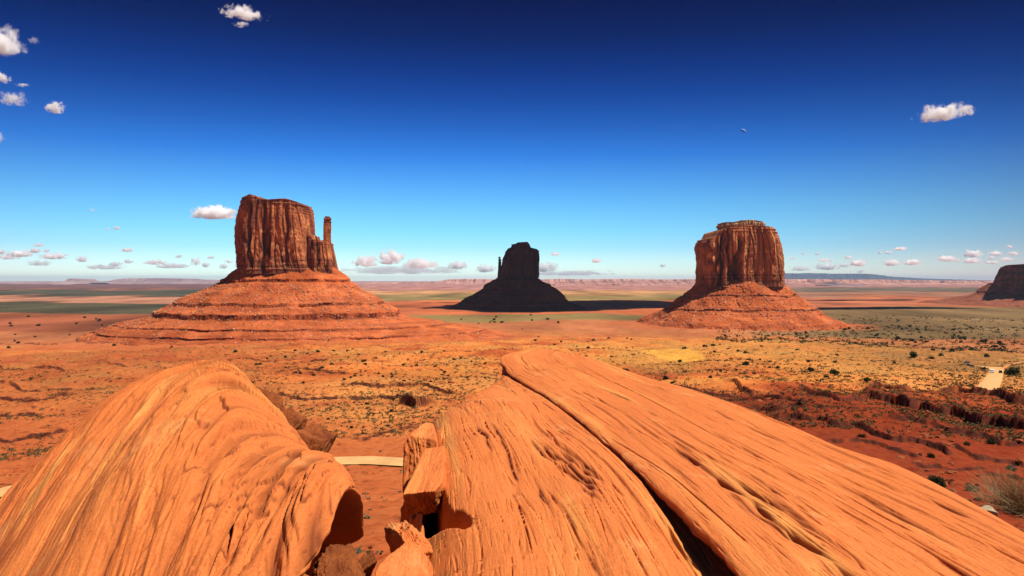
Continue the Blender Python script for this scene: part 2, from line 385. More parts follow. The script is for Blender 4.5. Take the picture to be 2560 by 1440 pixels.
# roads as centre lines (world), width, z smoothed
def road_line(pts, n=120):
    w = np.array([px2w(*p) for p in pts]); d = np.r_[0, np.cumsum(np.hypot(*np.diff(w, axis=0).T))]
    s = np.linspace(0, d[-1], n)
    P = np.stack([smooth1(d, w[:, 0], s), smooth1(d, w[:, 1], s)], 1)
    return P
ROADS = [(road_line([(-260, 1268), (0, 1232), (120, 1205), (400, 1178), (700, 1155), (900, 1151), (1050, 1156), (1250, 1140), (1500, 1120)], 200), 6.8),
         (road_line([(2449, 989), (2463, 978), (2476, 962), (2485, 946), (2491, 934), (2498, 919)], 160), 7.8),
         (road_line([(2497, 924), (2530, 911), (2600, 900), (2700, 890)], 80), 4.0),
         (road_line([(2492, 925), (2440, 915), (2400, 912), (2340, 905)], 80), 7.0),
         (road_line([(2420, 797), (2480, 801), (2560, 804), (2700, 806)], 60), 16.0)]

z_dark = [None]
def terrain_z(x, y):
    z = base_z(x, y); r = np.hypot(x, y)
    a = np.interp(r, [0, 30, 100, 400, 1500, 5000, 20000], [0.35, 0.6, 1.2, 3.0, 6.5, 5, 10])
    z = z + a * fb2(x / 55.0, y / 55.0, 2, 3) * np.interp(r, [0, 600, 2500], [1, 1, 0.2]) + a * 0.9 * fb2(x / 420.0, y / 420.0, 2, 7) * np.interp(r, [0, 300, 900], [0, .3, 1])
    # small stepped outcrops, each step facing the viewer
    red = np.clip(fb2(x / 90.0, y / 70.0, 2, 19) * 1.6 + 0.35 + 0.5 * ss(-0.15, -0.3, x / np.maximum(y, 1)), 0, 1) * ss(60, 140, r) * (1 - ss(1100, 1500, r))
    step = n2(x / 26.0, y / 9.0, 23) + 0.5 * n2(x / 11.0, y / 4.5, 24)
    ph = y / np.interp(r, [60, 300, 1400], [7, 16, 60]) + 1.1 * step + 0.8 * n2(x / 60.0, y / 60.0, 29)
    saw = (ph - np.floor(ph)); z = z + red * np.interp(r, [60, 300, 1400], [0.35, 0.9, 1.8]) * (ss(0, 0.07, saw) * (1 - saw) ** 1.2)
    lz, ld = ledge_z(x, y); open_ = np.ones_like(z)
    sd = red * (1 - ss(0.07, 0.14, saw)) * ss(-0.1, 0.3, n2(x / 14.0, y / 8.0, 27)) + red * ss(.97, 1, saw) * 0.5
    z_dark[0] = np.clip(np.maximum(ld, 0.75 * sd), 0, 1)  # shade of ledge and step faces, painted into the soil colour
    # fine roughness
    z = z + np.interp(r, [0, 60, 300, 1200, 4000], [0.10, 0.22, 0.35, 0.6, 0]) * fb2(x / 3.1, y / 3.1, 3, 33)
    for P, w in ROADS:
        m = (x > P[:, 0].min() - 60) & (x < P[:, 0].max() + 60) & (y > P[:, 1].min() - 60) & (y < P[:, 1].max() + 60)
        if not m.any(): continue
        xm, ym = x[m], y[m]
        bd = np.full(xm.shape, 1e9); bi = np.zeros(xm.shape, int)
        for i in range(0, len(P)):
            dd = (xm - P[i, 0]) ** 2 + (ym - P[i, 1]) ** 2; q = dd < bd; bd[q] = dd[q]; bi[q] = i
        bd = np.sqrt(bd); rz = base_z(P[:, 0], P[:, 1])[bi]
        k = 1 - ss(w * 0.5, w * 0.5 + 9 + w, bd)
        open_[m] = np.minimum(open_[m], ss(w * 0.5 + 0.5, w * 0.5 + 4.5, bd))
        z[m] = z[m] * (1 - k) + (rz - 0.35 * (1 - ss(w * 0.5, w * 0.5 + 1.5, bd))) * k
    return z + lz * open_

def soil_col(x, y):
    r = np.hypot(x, y); t = x / np.maximum(y, 1)
    py = np.where(r > 1400, HY + F * 128.0 / np.maximum(y, 1), 0)
    n = fb2(x / 160.0, y / 160.0, 5, 51); n_ = fb2(x / 34.0, y / 34.0, 4, 57); nb = fb2(x / 900.0, y / 1300.0, 4, 61)
    def C(*c): return np.array(c)[None, :]
    def mx(c, k, d): k = np.clip(k, 0, 1)[:, None]; return c * (1 - k) + C(*d) * k
    c = np.tile(C(0.70, 0.215, 0.048), (len(x), 1)).astype(float)
    c = mx(c, ss(0.0, 0.5, n), (0.70, 0.27, 0.068))
    c = mx(c, ss(-0.05, -0.45, n + 0.5 * n_), (0.48, 0.11, 0.032))
    # left: redder rock floor, centre and right: paler sand
    c = mx(c, ss(-0.10, -0.45, t + 0.12 * n_) * ss(1500, 1100, r) * 0.75, (0.42, 0.105, 0.034))
    c = mx(c, ss(-0.02, 0.22, t + 0.12 * n) * ss(380, 480, r) * (1 - ss(1200, 1500, r)) * 0.6, (0.70, 0.31, 0.070))
    # near ground
    c = mx(c, 1 - ss(150, 330, r + 80 * n_), (0.55, 0.145, 0.04))
    c = mx(c, (1 - ss(265, 330, r + 30 * n_)) * ss(0.17, 0.27, t + 0.05 * n_), (0.28, 0.047, 0.015))
    # sparse scrub tint
    g = ss(0.05, 0.5, fb2(x / 70.0, y / 120.0, 4, 71) + 0.25 * ss(0, .3, t)) * ss(260, 420, r)
    c = mx(c, g * 0.32, (0.38, 0.24, 0.060))
    c = mx(c, ss(0.33, 0.55, t + 0.1 * n) * ss(380, 620, r) * 0.6 * ss(-.5, .2, n_ + .3), (0.20, 0.115, 0.045))
    # golden dune
    dy = (y - 700) / 260; dx = (t - 0.213) / 0.050; dn = np.hypot(dx + 0.55 * dy, dy) + 0.22 * n_
    c = mx(c, 1 - ss(0.75, 0.9, dn), (0.74, 0.36, 0.062))
    dx = (x - 118) / 55; dy = (y - 330) / 30; dn = np.hypot(dx, dy) + 0.3 * n_
    c = mx(c, (1 - ss(0.75, 0.95, dn)), (0.68, 0.25, 0.055))
    for bx_, by_, br_ in ((-505, 1600, 620), (640, 2050, 380)):
        c = mx(c, 1 - ss(0.75, 1.0, np.hypot((x - bx_) / br_, (y - by_) / (br_ * 0.9)) + 0.12 * n), (0.55, 0.155, 0.048))
    # far plain: bands of scrub and bare soil
    far = ss(1450, 1900, r); w = py + 5.0 * nb
    bl = np.tile(C(0.46, 0.16, 0.06), (len(x), 1)).astype(float)
    L_ = ss(-0.16, -0.3, t); Rr = ss(0.25, 0.42, t); Ce = np.clip(1 - L_ - Rr, 0, 1)
    band = lambda lo, hi, s=2.0: ss(lo - s, lo + s, w) * (1 - ss(hi - s, hi + s, w))
    bl = mx(bl, L_ * band(757, 784), (0.082, 0.072, 0.036)); bl = mx(bl, L_ * band(741, 757), (0.50, 0.23, 0.13))
    bl = mx(bl, L_ * band(724, 740, 1.5), (0.085, 0.078, 0.042)); bl = mx(bl, L_ * band(700, 723, 1.0), (0.19, 0.085, 0.065))
    bl = mx(bl, L_ * band(784, 830), (0.33, 0.10, 0.042))
    bl = mx(bl, Ce * band(785, 803), (0.27, 0.185, 0.062)); bl = mx(bl, Ce * band(752, 784), (0.55, 0.15, 0.05))
    bl = mx(bl, Ce * band(735, 752), (0.28, 0.20, 0.07)); bl = mx(bl, Ce * band(726, 735, 1), (0.52, 0.27, 0.11)); bl = mx(bl, Ce * band(700, 726, 1), (0.46, 0.21, 0.16))
    bl = mx(bl, Rr * band(768, 850), (0.215, 0.135, 0.055)); bl = mx(bl, Rr * band(742, 767), (0.46, 0.15, 0.065))
    bl = mx(bl, Rr * band(731, 741, 1.2), (0.34, 0.16, 0.09)); bl = mx(bl, Rr * band(718, 730, 1.2), (0.16, 0.125, 0.075)); bl = mx(bl, Rr * band(700, 718, 1), (0.40, 0.18, 0.14))
    vv = fb2(x / 330.0, y / 900.0, 5, 81)[:, None]
    bl = bl * (1 + 0.5 * vv)
    c = c * (1 - far[:, None]) + bl * far[:, None]
    for bx_, by_, br_ in ((640, 2060, 400), (30, 3280, 600)):
        c = mx(c, (1 - ss(0.8, 1.0, np.hypot((x - bx_) / br_, (y - by_) / (br_ * 0.75)) + 0.12 * n)) * 0.9, (0.50, 0.145, 0.052))
    return np.clip(c, 0.01, 0.9)

ang = np.r_[np.linspace(-180, -50, 60)[:-1], np.linspace(-50, -42, 20)[:-1], np.linspace(-42, 42, 860), np.linspace(42, 50, 20)[1:], np.linspace(50, 180, 60)[1:-1]] * np.pi / 180
_l = np.linspace(0, 1, 4000); _e = math.log(3) + (math.log(85000) - math.log(3)) * _l; _d = 1 + 1.6 * np.exp(-((_e - math.log(230)) / 1.1) ** 2); _c = np.cumsum(_d); _c = (_c - _c[0]) / (_c[-1] - _c[0])
rad = np.exp(np.interp(np.linspace(0, 1, 1150), _c, _e))
A_, R_ = np.meshgrid(ang, rad)
X = R_ * np.sin(A_); Y = R_ * np.cos(A_)
xf_, yf_ = X.ravel(), Y.ravel()
Z = terrain_z(xf_, yf_); DK = z_dark[0][:, None]
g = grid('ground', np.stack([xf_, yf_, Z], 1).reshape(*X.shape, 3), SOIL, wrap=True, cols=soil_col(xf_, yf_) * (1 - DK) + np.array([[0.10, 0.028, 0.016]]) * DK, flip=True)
tag(g, 'orange and red desert valley floor stretching to the horizon', kind='structure')
_lr = np.log(rad)

def gz(x, y):
    return float(terrain_z(np.array([float(x)]), np.array([float(y)]))[0])

for k, (P, w) in enumerate(ROADS):
    T = np.gradient(P, axis=0); T /= np.linalg.norm(T, axis=1)[:, None]; Nn = np.stack([-T[:, 1], T[:, 0]], 1)
    s = np.linspace(-0.5, 0.5, 9); wv = w * (1 + 0.07 * n2(np.arange(len(P)) * 0.15, np.zeros(len(P)) + k))
    Q = P[:, None, :] + Nn[:, None, :] * (s[None, :] * wv[:, None])[..., None]
    zc = base_z(P[:, 0], P[:, 1])[:, None] + 0.20 - 0.25 * (2 * np.abs(s[None, :])) ** 4 + 0 * wv[:, None]
    o = grid('road', np.concatenate([Q, zc[..., None]], 2), REDSAND if k == 2 else SAND)
    tag(o, ['pale unpaved road passing behind the foreground rocks', 'pale dirt road climbing towards the viewer at the right with two vehicles on it',
            'narrow reddish track leaving the right-hand dirt road towards the picture edge', 'sandy turnout branching off the right-hand dirt road', 'thin pale dirt track far out on the green plain at the right'][k], kind='structure')

# ------------------------------------------------------------------ buttes
def plan_curve(n, p=3.2):
    th = np.linspace(0, 2 * np.pi, 4000, endpoint=False); c, s = np.cos(th), np.sin(th)
    x = np.sign(c) * np.abs(c) ** (2 / p); y = np.sign(s) * np.abs(s) ** (2 / p)
    d = np.r_[0, np.cumsum(np.hypot(np.diff(x), np.diff(y)))]
    t = np.linspace(0, d[-1], n, endpoint=False)
    return np.interp(t, d, x), np.interp(t, d, y)

def turn(P, px, D):
    """turn a landform about the vertical through its left end so that its front looks along the valley"""
    t = (px - 1280) / F; th = math.atan(t); x0 = t * D; dx = P[..., 0] - x0; dy = P[..., 1] - D; c, s_ = math.cos(th), math.sin(th)
    P[..., 0], P[..., 1] = x0 + dx * c * c + dy * s_, D - dx * c * s_ + dy * c
    return P

def tower(name, D, prof, top, depth, mat, parent, seed=0, p=3.2, zb=None, flute=1.0, n=700, rows=170, yc=None, cracks=(), layers=1.0, piv=None):
    """prof: (py, left px, right px) rows from the base up; top: (px, py) line of the crown; all seen at distance D"""
    m = D / F
    prof = sorted(prof, key=lambda q: -q[0]); pys = np.array([q[0] for q in prof], float)
    lx = np.array([q[1] for q in prof], float); rx = np.array([q[2] for q in prof], float)
    tx = np.array([q[0] for q in top], float); ty = np.array([q[1] for q in top], float)
    ux, uy = plan_curve(n, p); t = np.linspace(0, 1, rows)[:, None]
    py0 = pys[0]; ymin = ty.min()
    pyr = py0 + (ymin - py0) * t                                  # nominal row height
    L = np.interp(-pyr, -pys, lx); Rr = np.interp(-pyr, -pys, rx)
    cx = (L + Rr) / 2; a = (Rr - L) / 2
    PX = cx + a * ux[None, :]
    crown = np.interp(PX, tx, ty)
    PY = py0 + (crown - py0) * t
    xw = (PX - 1280) * m; zw = (HY - PY) * m
    b = depth * (0.6 + 0.4 * a / a.max())
    yc_ = D if yc is None else yc
    yw = yc_ + b * uy[None, :] + 0 * xw
    arc = np.cumsum(np.r_[0, np.hypot(np.diff(ux) * a.max() * m, np.diff(uy) * depth)])[None, :] + 0 * xw
    nx = np.sign(ux) * np.abs(ux) ** (p - 1); ny = np.sign(uy) * np.abs(uy) ** (p - 1); q = np.hypot(nx, ny); nx /= q; ny /= q
    U = D / 1650.0
    lean = fb2(arc / (60 * U), zw / (160 * U), 2, seed) * 6 * U
    flute = flute * 0.85
    d = 9 * U * n2((arc + lean) / (34 * U), zw / (260 * U), seed + 1) + 5 * U * n2((arc + lean) / (15 * U), zw / (120 * U), seed + 2)
    d += 2.6 * U * n2((arc + lean) / (6.5 * U), zw / (50 * U), seed + 3) + 1.3 * U * fb2(arc / (4 * U), zw / (9 * U), 2, seed + 4)
    rid = np.abs(n2((arc + lean) / (19 * U), zw / (220 * U), seed + 5)); d -= 7 * U * (1 - ss(0.0, 0.09, rid))
    # bedding: thin ledges near the base and the crown
    lay = n2(zw / (3.2 * U), arc / (150 * U), seed + 6) * 2.0 * U * (np.clip(1 - t * 6, 0, 1) * 1.6 + np.clip((t - 0.82) * 7, 0, 1) + 0.15) * layers
    d = d * flute * (0.35 + 0.65 * ss(0, 0.14, t)) * (1 - 0.5 * ss(0.93, 1, t)) + lay
    for (cpx, w_, dp, t0, t1) in cracks:        # deep recesses on the front, given by pixel column
        k = np.exp(-((PX - cpx + 6 * n2(t * 4 + 0 * PX, 0 * PX + cpx)) / w_) ** 2) * (uy[None, :] < 0) * ss(t1 + 0.1, t1 - 0.05, t) * ss(t0 - .05, t0 + .02, t)
        d -= k * dp * m
    xw = xw + d * nx; yw = yw + d * ny
    wall = np.stack([xw, yw, zw], 2)
    # crown
    kk = np.linspace(1, 0.0, 26)[1:, None]
    xe, ye = xw[-1], yw[-1]; xc = xe.mean(); ycc = ye.mean()
    XX = xc + (xe - xc) * kk; YY = ycc + (ye - ycc) * kk
    ZZ = (HY - np.interp(1280 + XX / m, tx, ty)) * m + 1.2 * U * fb2(XX / (9 * U), YY / (9 * U), 2, seed + 9) * (1 - kk)
    ZZ = np.where(kk > 0.97, zw[-1], ZZ)
    P = np.concatenate([wall, np.stack([XX, YY, ZZ], 2)], 0)
    if piv: P = turn(P, piv, D)
    return grid(name, P, mat, parent, wrap=True)

def talus(name, D, levels, cxp, mat, parent, seed=0, n=900, rows=330, yc=None, rough=1.0, ledge_col=True, piv=None):
    """levels: (py, left, right, front, ledge?) half extents in px at distance D, top to bottom"""
    m = D / F; U = D / 1650.0
    lv = np.array([l[:4] for l in levels], float); led = np.array([l[4] if len(l) > 4 else 0 for l in levels], float)
    d = np.r_[0, np.cumsum(np.hypot(np.diff(lv[:, 0]), np.diff(lv[:, 3])) * 1.0 + 2)]
    s = np.linspace(0, d[-1], rows); g_ = lambda c: np.interp(s, d, c)[:, None]
    th = np.linspace(0, 2 * np.pi, n, endpoint=False)[None, :]; c, sn = np.cos(th), np.sin(th)
    py, Lx, Rx, Fx, Lg = g_(lv[:, 0]), g_(lv[:, 1]), g_(lv[:, 2]), g_(lv[:, 3]), g_(led)
    rx = np.where(c > 0, Rx, Lx); x = cxp + rx * c; yy = Fx * sn * m
    xw = (x - 1280) * m; zw = (HY - py) * m + 0 * xw; yw = (D if yc is None else yc) + yy
    nrm = np.hypot(c, sn * 1.0)
    ax = th * 0 + (th * 180)
    gul = fb2(xw / (48 * U), yw / (48 * U), 4, seed) * 7 * U * rough + 26 * U * n2(xw / (170 * U), yw / (170 * U), seed + 12) * ss(0.25, 0.9, s / s[-1])[:, None] + 0.9 * U * fb2(xw / (5 * U), (yw + zw) / (5 * U), 3, seed + 8)
    disp = gul * (1 - 0.65 * Lg) + Lg * (2.0 * U * n2(xw / (9 * U), yw / (9 * U), seed + 3) + 1.6 * U * n2(xw / (3.5 * U), yw / (3.5 * U), seed + 4))
    gully = np.abs(n2(th * 11 + 1.6 * n2(zw / (40 * U), th * 3, seed), zw / (90 * U), seed + 21)); disp = disp - 2.2 * U * (1 - ss(0, .3, gully)) * ss(-.3, .3, n2(th * 5, zw / (60 * U), seed + 23)) * (1 - Lg) * ss(0.05, .3, s / s[-1])[:, None]
    fade = np.clip((s / s[-1] * 6), 0, 1)[:, None]
    zw = zw + fb2(xw / (70 * U), yw / (70 * U), 3, seed + 5) * 2.2 * U * fade + 0.8 * U * fb2(xw / (4 * U), yw / (4 * U), 3, seed + 6) * (1 - 0.5 * Lg)
    xw = xw + disp * c; yw = yw + disp * sn
    ledc = Lg * (0.15 + 0.85 * ss(-0.35, 0.15, n2(xw / (30 * U), yw / (30 * U), seed + 7))) * (0.55 + 0.45 * ss(-.2, .2, n2(xw / (4 * U), yw / (4 * U), seed + 9)))
    colr = 1 - np.stack([0.72 * ledc, 0.76 * ledc, 0.74 * ledc], 2)
    tone = 1 + 0.30 * fb2(xw / (60 * U), yw / (45 * U), 4, seed + 15) + 0.12 * ss(0, 150 * U, xw - (cxp - 1280) * m); colr = colr * np.stack([tone, tone ** 1.3, tone ** 1.5], 2)
    P = np.stack([xw, yw, zw], 2)
    if piv: P = turn(P, piv, D)
    return grid(name, P, mat, parent, wrap=True, cols=colr.reshape(-1, 3), flip=True)

def rubble_on(P_fn, count, size, mat, name, parent, seed=0):
    """many angular stones merged to one part (uncountable)"""
    r_ = np.random.RandomState(seed)
    t = np.array([[1, 0, 0], [-1, 0, 0], [0, 1, 0], [0, -1, 0], [0, 0, 1], [0, 0, -1]], float)
    f = np.array([[0, 2, 4], [2, 1, 4], [1, 3, 4], [3, 0, 4], [2, 0, 5], [1, 2, 5], [3, 1, 5], [0, 3, 5]])
    V = []; Fs = []
    P = P_fn(r_, count)
    for i in range(len(P)):
        s = size * (0.35 + r_.rand() ** 3 * 2.2)
        v = t * (s * (0.6 + 0.7 * r_.rand(6, 1))) * np.array([1, 1, 0.75]) + r_.normal(size=(6, 3)) * s * 0.22
        V.append(v + P[i]); Fs.append(f + 6 * i)
    o = mesh_np(name, np.concatenate(V), np.concatenate(Fs), mat, parent, False, n=3); o['kind'] = 'stuff'
    return o

def sample_grid(obj, r_, count, lo=0.15, hi=0.85, n=900, rows=330):
    me = obj.data; co = np.empty(len(me.vertices) * 3, np.float32); me.vertices.foreach_get('co', co); co = co.reshape(rows, n, 3)
    i = (r_.rand(count) * (hi - lo) + lo) * (rows - 1); j = (0.5 + 0.5 * r_.rand(count)) * n      # front half (sin < 0)
    return co[i.astype(int), j.astype(int) % n].astype(float)

# --- west mitten
WD = 1650.0
wm = empty('butte', ((720 - 1280) * WD / F, WD, gz(-505, WD)))
wm['label'] = 'tall butte with a thin separate spire at its right end, largest of the buttes'; wm['category'] = 'butte'
def adopt(o, e):
    o.parent = e; o.matrix_parent_inverse = __import__('mathutils').Matrix.Translation(-Vector(e.location)); return o
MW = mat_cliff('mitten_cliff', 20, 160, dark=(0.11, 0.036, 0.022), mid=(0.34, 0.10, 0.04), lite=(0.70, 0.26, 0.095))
MT = mat_talus('talus_red'); STONEM = mat_stone('fallen_stone', (0.30, 0.10, 0.05), (0.62, 0.34, 0.19), 0.09)
adopt(tower('cliff', WD, [(684, 602, 792), (668, 604, 788), (640, 606, 784), (600, 604, 781), (560, 604, 779), (535, 607, 777), (515, 612, 773), (500, 616, 770)],
      [(598, 520), (612, 514), (620, 505), (632, 499), (650, 494), (664, 497), (671, 504), (690, 507), (712, 506), (735, 504), (752, 508), (768, 516), (776, 520), (790, 535)],
      74, MW, None, 101, 3.4, cracks=[(652, 5, 16, .1, .9), (686, 4, 12, .0, .95), (700, 3, 9, .2, .8), (740, 4, 10, .1, .9), (627, 3, 8, .1, .7)]), wm)
adopt(tower('shoulder', WD, [(686, 770, 843), (660, 770, 839), (640, 770, 836), (622, 770, 831), (606, 772, 828), (590, 774, 826)],
      [(768, 596), (778, 590), (787, 589), (790, 598), (797, 603), (803, 600), (812, 606), (826, 606), (832, 618), (838, 640), (845, 668)],
      46, MW, None, 131, 2.8, n=420, rows=120, cracks=[(806, 3, 8, .1, .9)]), wm)
adopt(tower('spire', WD, [(660, 806, 838), (620, 808, 831), (600, 810, 827.5), (585, 810, 827.5), (565, 810.5, 828.5), (550, 811.5, 828), (541, 812.5, 827.5)],
      [(808, 545), (815, 541.5), (824, 541.5), (829, 547)], 8.5, MW, None, 151, 2.4, n=200, rows=120, flute=0.22), wm)
TW = talus('talus_slope', WD, [(660, 108, 112, 42), (668, 118, 120, 55), (697, 163, 150, 92), (699, 166, 152, 94, 1), (704, 166, 153, 95, 1), (706, 172, 158, 98), (722, 195, 178, 125), (753, 272, 235, 172), (755, 275, 236, 174, 1), (760, 276, 238, 176, 1),
      (762, 282, 245, 178), (776, 318, 272, 212), (778, 322, 274, 214, 1), (788, 323, 276, 216, 1), (791, 335, 292, 221), (806, 412, 380, 262), (807, 415, 390, 264, .8), (810, 416, 395, 265, .8), (811, 425, 405, 268),
      (822, 458, 480, 290), (823, 460, 484, 292, .8), (826, 461, 488, 293, .8), (827, 468, 500, 296), (838, 490, 560, 318), (839, 492, 565, 320, .7), (842, 493, 570, 321, .7), (843, 505, 585, 330), (870, 620, 760, 420)],
      720, MT, None, 201)
adopt(TW, wm)
adopt(rubble_on(lambda r_, c: sample_grid(TW, r_, c, .18, .8), 6500, 1.15, STONEM, 'fallen_stones', None, 7), wm)

# --- merrick-like butte, right
RD = 2100.0
rb = empty('butte', ((1850 - 1280) * RD / F, RD, gz(655, RD)))
rb['label'] = 'broad flat-topped butte with deep vertical shadowed clefts, standing at the right of the plain'; rb['category'] = 'butte'
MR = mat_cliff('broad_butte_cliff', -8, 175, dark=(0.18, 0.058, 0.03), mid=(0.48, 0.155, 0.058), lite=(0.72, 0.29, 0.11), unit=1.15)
adopt(tower('cliff', RD, [(716, 1750, 1939), (705, 1750, 1939), (660, 1750, 1939), (640, 1750, 1938), (610, 1749, 1936), (596, 1748, 1932), (580, 1752, 1924), (553, 1760, 1918)],
      [(1742, 604), (1749, 600), (1770, 597), (1776, 588), (1781, 580), (1800, 574), (1846, 569), (1902, 573), (1918, 582), (1924, 592), (1930, 600), (1935, 618), (1940, 640)],
      105, MR, None, 301, 5.0, n=1100, cracks=[(1757, 2.5, 16, .1, .8), (1766, 3, 30, .0, .82), (1776, 3.5, 34, .0, .9), (1783, 2.5, 14, .35, .95), (1802, 6, 34, -.2, .35), (1815, 7, 44, -0.2, .5), (1821, 4, 30, .2, .78), (1796, 2.5, 20, .3, .98)]), rb)
adopt(tower('caprock', RD, [(582, 1782, 1918), (574, 1795, 1908), (570, 1802, 1900), (566, 1797, 1904), (560, 1796, 1905), (555, 1800, 1903)],
      [(1792, 562), (1800, 558), (1820, 559), (1836, 555), (1864, 553), (1880, 556), (1896, 557.5), (1906, 562)], 66, mat_rough_rock('caprock_stone', (0.28, 0.12, 0.055), (0.78, 0.52, 0.28), 0.10), None, 331, 3.4, n=420, rows=60, flute=0.8, layers=1.6), rb)
TR = talus('talus_slope', RD, [(695, 70, 75, 50), (703, 98, 96, 80), (735, 136, 132, 112), (736, 137, 133, 113, 1), (739, 137.5, 134, 114, 1), (741, 141, 137, 117), (762, 172, 166, 142), (768, 184, 178, 150), (769, 186, 180, 151, 1), (773, 187, 181, 152, 1), (774, 192, 186, 158),
      (784, 210, 192, 176), (792, 230, 206, 196), (800, 250, 222, 214), (835, 320, 290, 280)], 1850, MT, None, 401)
adopt(TR, rb)
adopt(rubble_on(lambda r_, c: sample_grid(TR, r_, c, .1, .8), 3600, 1.4, STONEM, 'fallen_stones', None, 8), rb)

# --- east mitten (under a cloud)
ED = 3300.0
eb = empty('butte', (30, ED, gz(30, ED)))
eb['label'] = 'distant butte in dark cloud shadow with a thin thumb of rock at its left'; eb['category'] = 'butte'
ME = mat_cliff('shaded_butte_cliff', -10, 160, (0.035, 0.014, 0.012), (0.06, 0.024, 0.018), (0.11, 0.045, 0.03), unit=1.8); ME2 = mat_talus('shaded_butte_talus', (0.075, 0.026, 0.018), (0.13, 0.045, 0.028), unit=1.8)  # cloud shade is painted into these rock colours
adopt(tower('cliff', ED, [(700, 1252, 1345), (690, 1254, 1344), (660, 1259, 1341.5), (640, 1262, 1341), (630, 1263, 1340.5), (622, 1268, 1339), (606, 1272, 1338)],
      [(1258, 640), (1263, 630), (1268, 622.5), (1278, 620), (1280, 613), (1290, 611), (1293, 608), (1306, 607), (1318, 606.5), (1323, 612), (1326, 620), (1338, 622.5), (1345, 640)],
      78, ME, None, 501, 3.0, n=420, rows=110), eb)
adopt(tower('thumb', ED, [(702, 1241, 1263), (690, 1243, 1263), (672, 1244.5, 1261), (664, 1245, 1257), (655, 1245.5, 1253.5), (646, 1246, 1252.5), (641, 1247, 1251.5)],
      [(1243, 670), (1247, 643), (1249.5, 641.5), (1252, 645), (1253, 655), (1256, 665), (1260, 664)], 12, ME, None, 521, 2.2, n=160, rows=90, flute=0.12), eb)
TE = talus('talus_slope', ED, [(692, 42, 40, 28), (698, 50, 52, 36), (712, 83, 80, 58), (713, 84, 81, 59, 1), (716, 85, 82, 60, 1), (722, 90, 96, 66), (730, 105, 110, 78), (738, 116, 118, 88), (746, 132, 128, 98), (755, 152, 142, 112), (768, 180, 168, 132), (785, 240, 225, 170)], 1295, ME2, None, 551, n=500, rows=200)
adopt(TE, eb)

# --- mesa cut by the right edge
QD = 3800.0
mb = empty('mesa', (3300, QD, gz(3300, QD)))
mb['label'] = 'dark sheer-walled mesa entering the picture at its right edge'; mb['category'] = 'mesa'
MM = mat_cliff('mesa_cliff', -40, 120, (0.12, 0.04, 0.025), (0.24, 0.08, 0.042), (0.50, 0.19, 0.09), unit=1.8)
adopt(tower('cliff', QD, [(726, 2492, 3300), (716, 2492, 3300), (700, 2491, 3300), (685, 2493, 3300), (672, 2499, 3290), (660, 2507, 3290)],
      [(2484, 690), (2492, 683), (2497, 676), (2505, 666), (2519, 662.5), (2550, 661), (2600, 660), (2800, 655), (3300, 655)], 560, MM, None, 601, 5.0, n=1400, rows=110,
      cracks=[(2478, 6, 26, .0, .9), (2510, 10, 40, .0, .85), (2540, 9, 50, .0, .95), (2568, 12, 60, -.1, 1.)], yc=QD + 420, piv=2475), mb)
TM = talus('talus_slope', QD, [(708, 405, 420, 290), (717, 421, 425, 300), (730, 440, 440, 318), (731, 441, 441, 319, 1), (734, 442, 442, 320, 1), (742, 465, 470, 338), (750, 505, 520, 362), (760, 590, 600, 420), (775, 750, 800, 500)], 2882, mat_talus('mesa_talus', (0.24, 0.075, 0.042), (0.33, 0.11, 0.06), unit=1.8), None, 651, n=800, rows=200, yc=QD + 420, piv=2475)
adopt(TM, mb)

# ------------------------------------------------------------------ far mesas and mountains
def far_ridge(name, D, top, basepy, depth, mat, seed, rough=1.0, n=420):
    """long plateau: crest line (px, py) at distance D, a cliff band and a slope below it, and a flat back"""
    m = D / F; tx = np.array([t_[0] for t_ in top], float); ty = np.array([t_[1] for t_ in top], float)
    px = np.linspace(tx[0], tx[-1], n); py = np.interp(px, tx, ty)
    w = tx[-1] - tx[0]; edge = np.minimum(ss(0, 0.03, (px - tx[0]) / w), 1 - ss(0.97, 1, (px - tx[0]) / w))
    jag = rough * (n2(px / 9.0, px * 0 + seed) * 0.6 + 0.35 * n2(px / 3.0, px * 0 + seed + 5))
    py = np.minimum(basepy, py + jag * edge)
    x = (px - 1280) * m; H = (basepy - py) * m; z0 = (HY - basepy) * m
    rows = []
    for f, out in ((-0.4, 2.6), (0.0, 1.9), (0.2, 1.3), (0.42, 0.8), (0.5, 0.62), (0.52, 0.35), (0.7, 0.3), (0.72, 0.16), (1.0, 0.1), (1.0, 0.0), (0.97, -1.0), (0.9, -3.0), (-0.4, -4.0)):
        wob = depth * (0.9 * n2(px / 22.0, px * 0 + seed + 2) + 0.5 * n2(px / 6.0, px * 0 + seed + 3) + 0.2 * n2(px / 2.2, px * 0 + f * 2))
        rows.append(np.stack([x, D - depth * out - wob * min(1, out + .4 if out > 0 else 0.4), z0 + f * H], 1))
    return grid(name, np.array(rows), mat, flip=False)

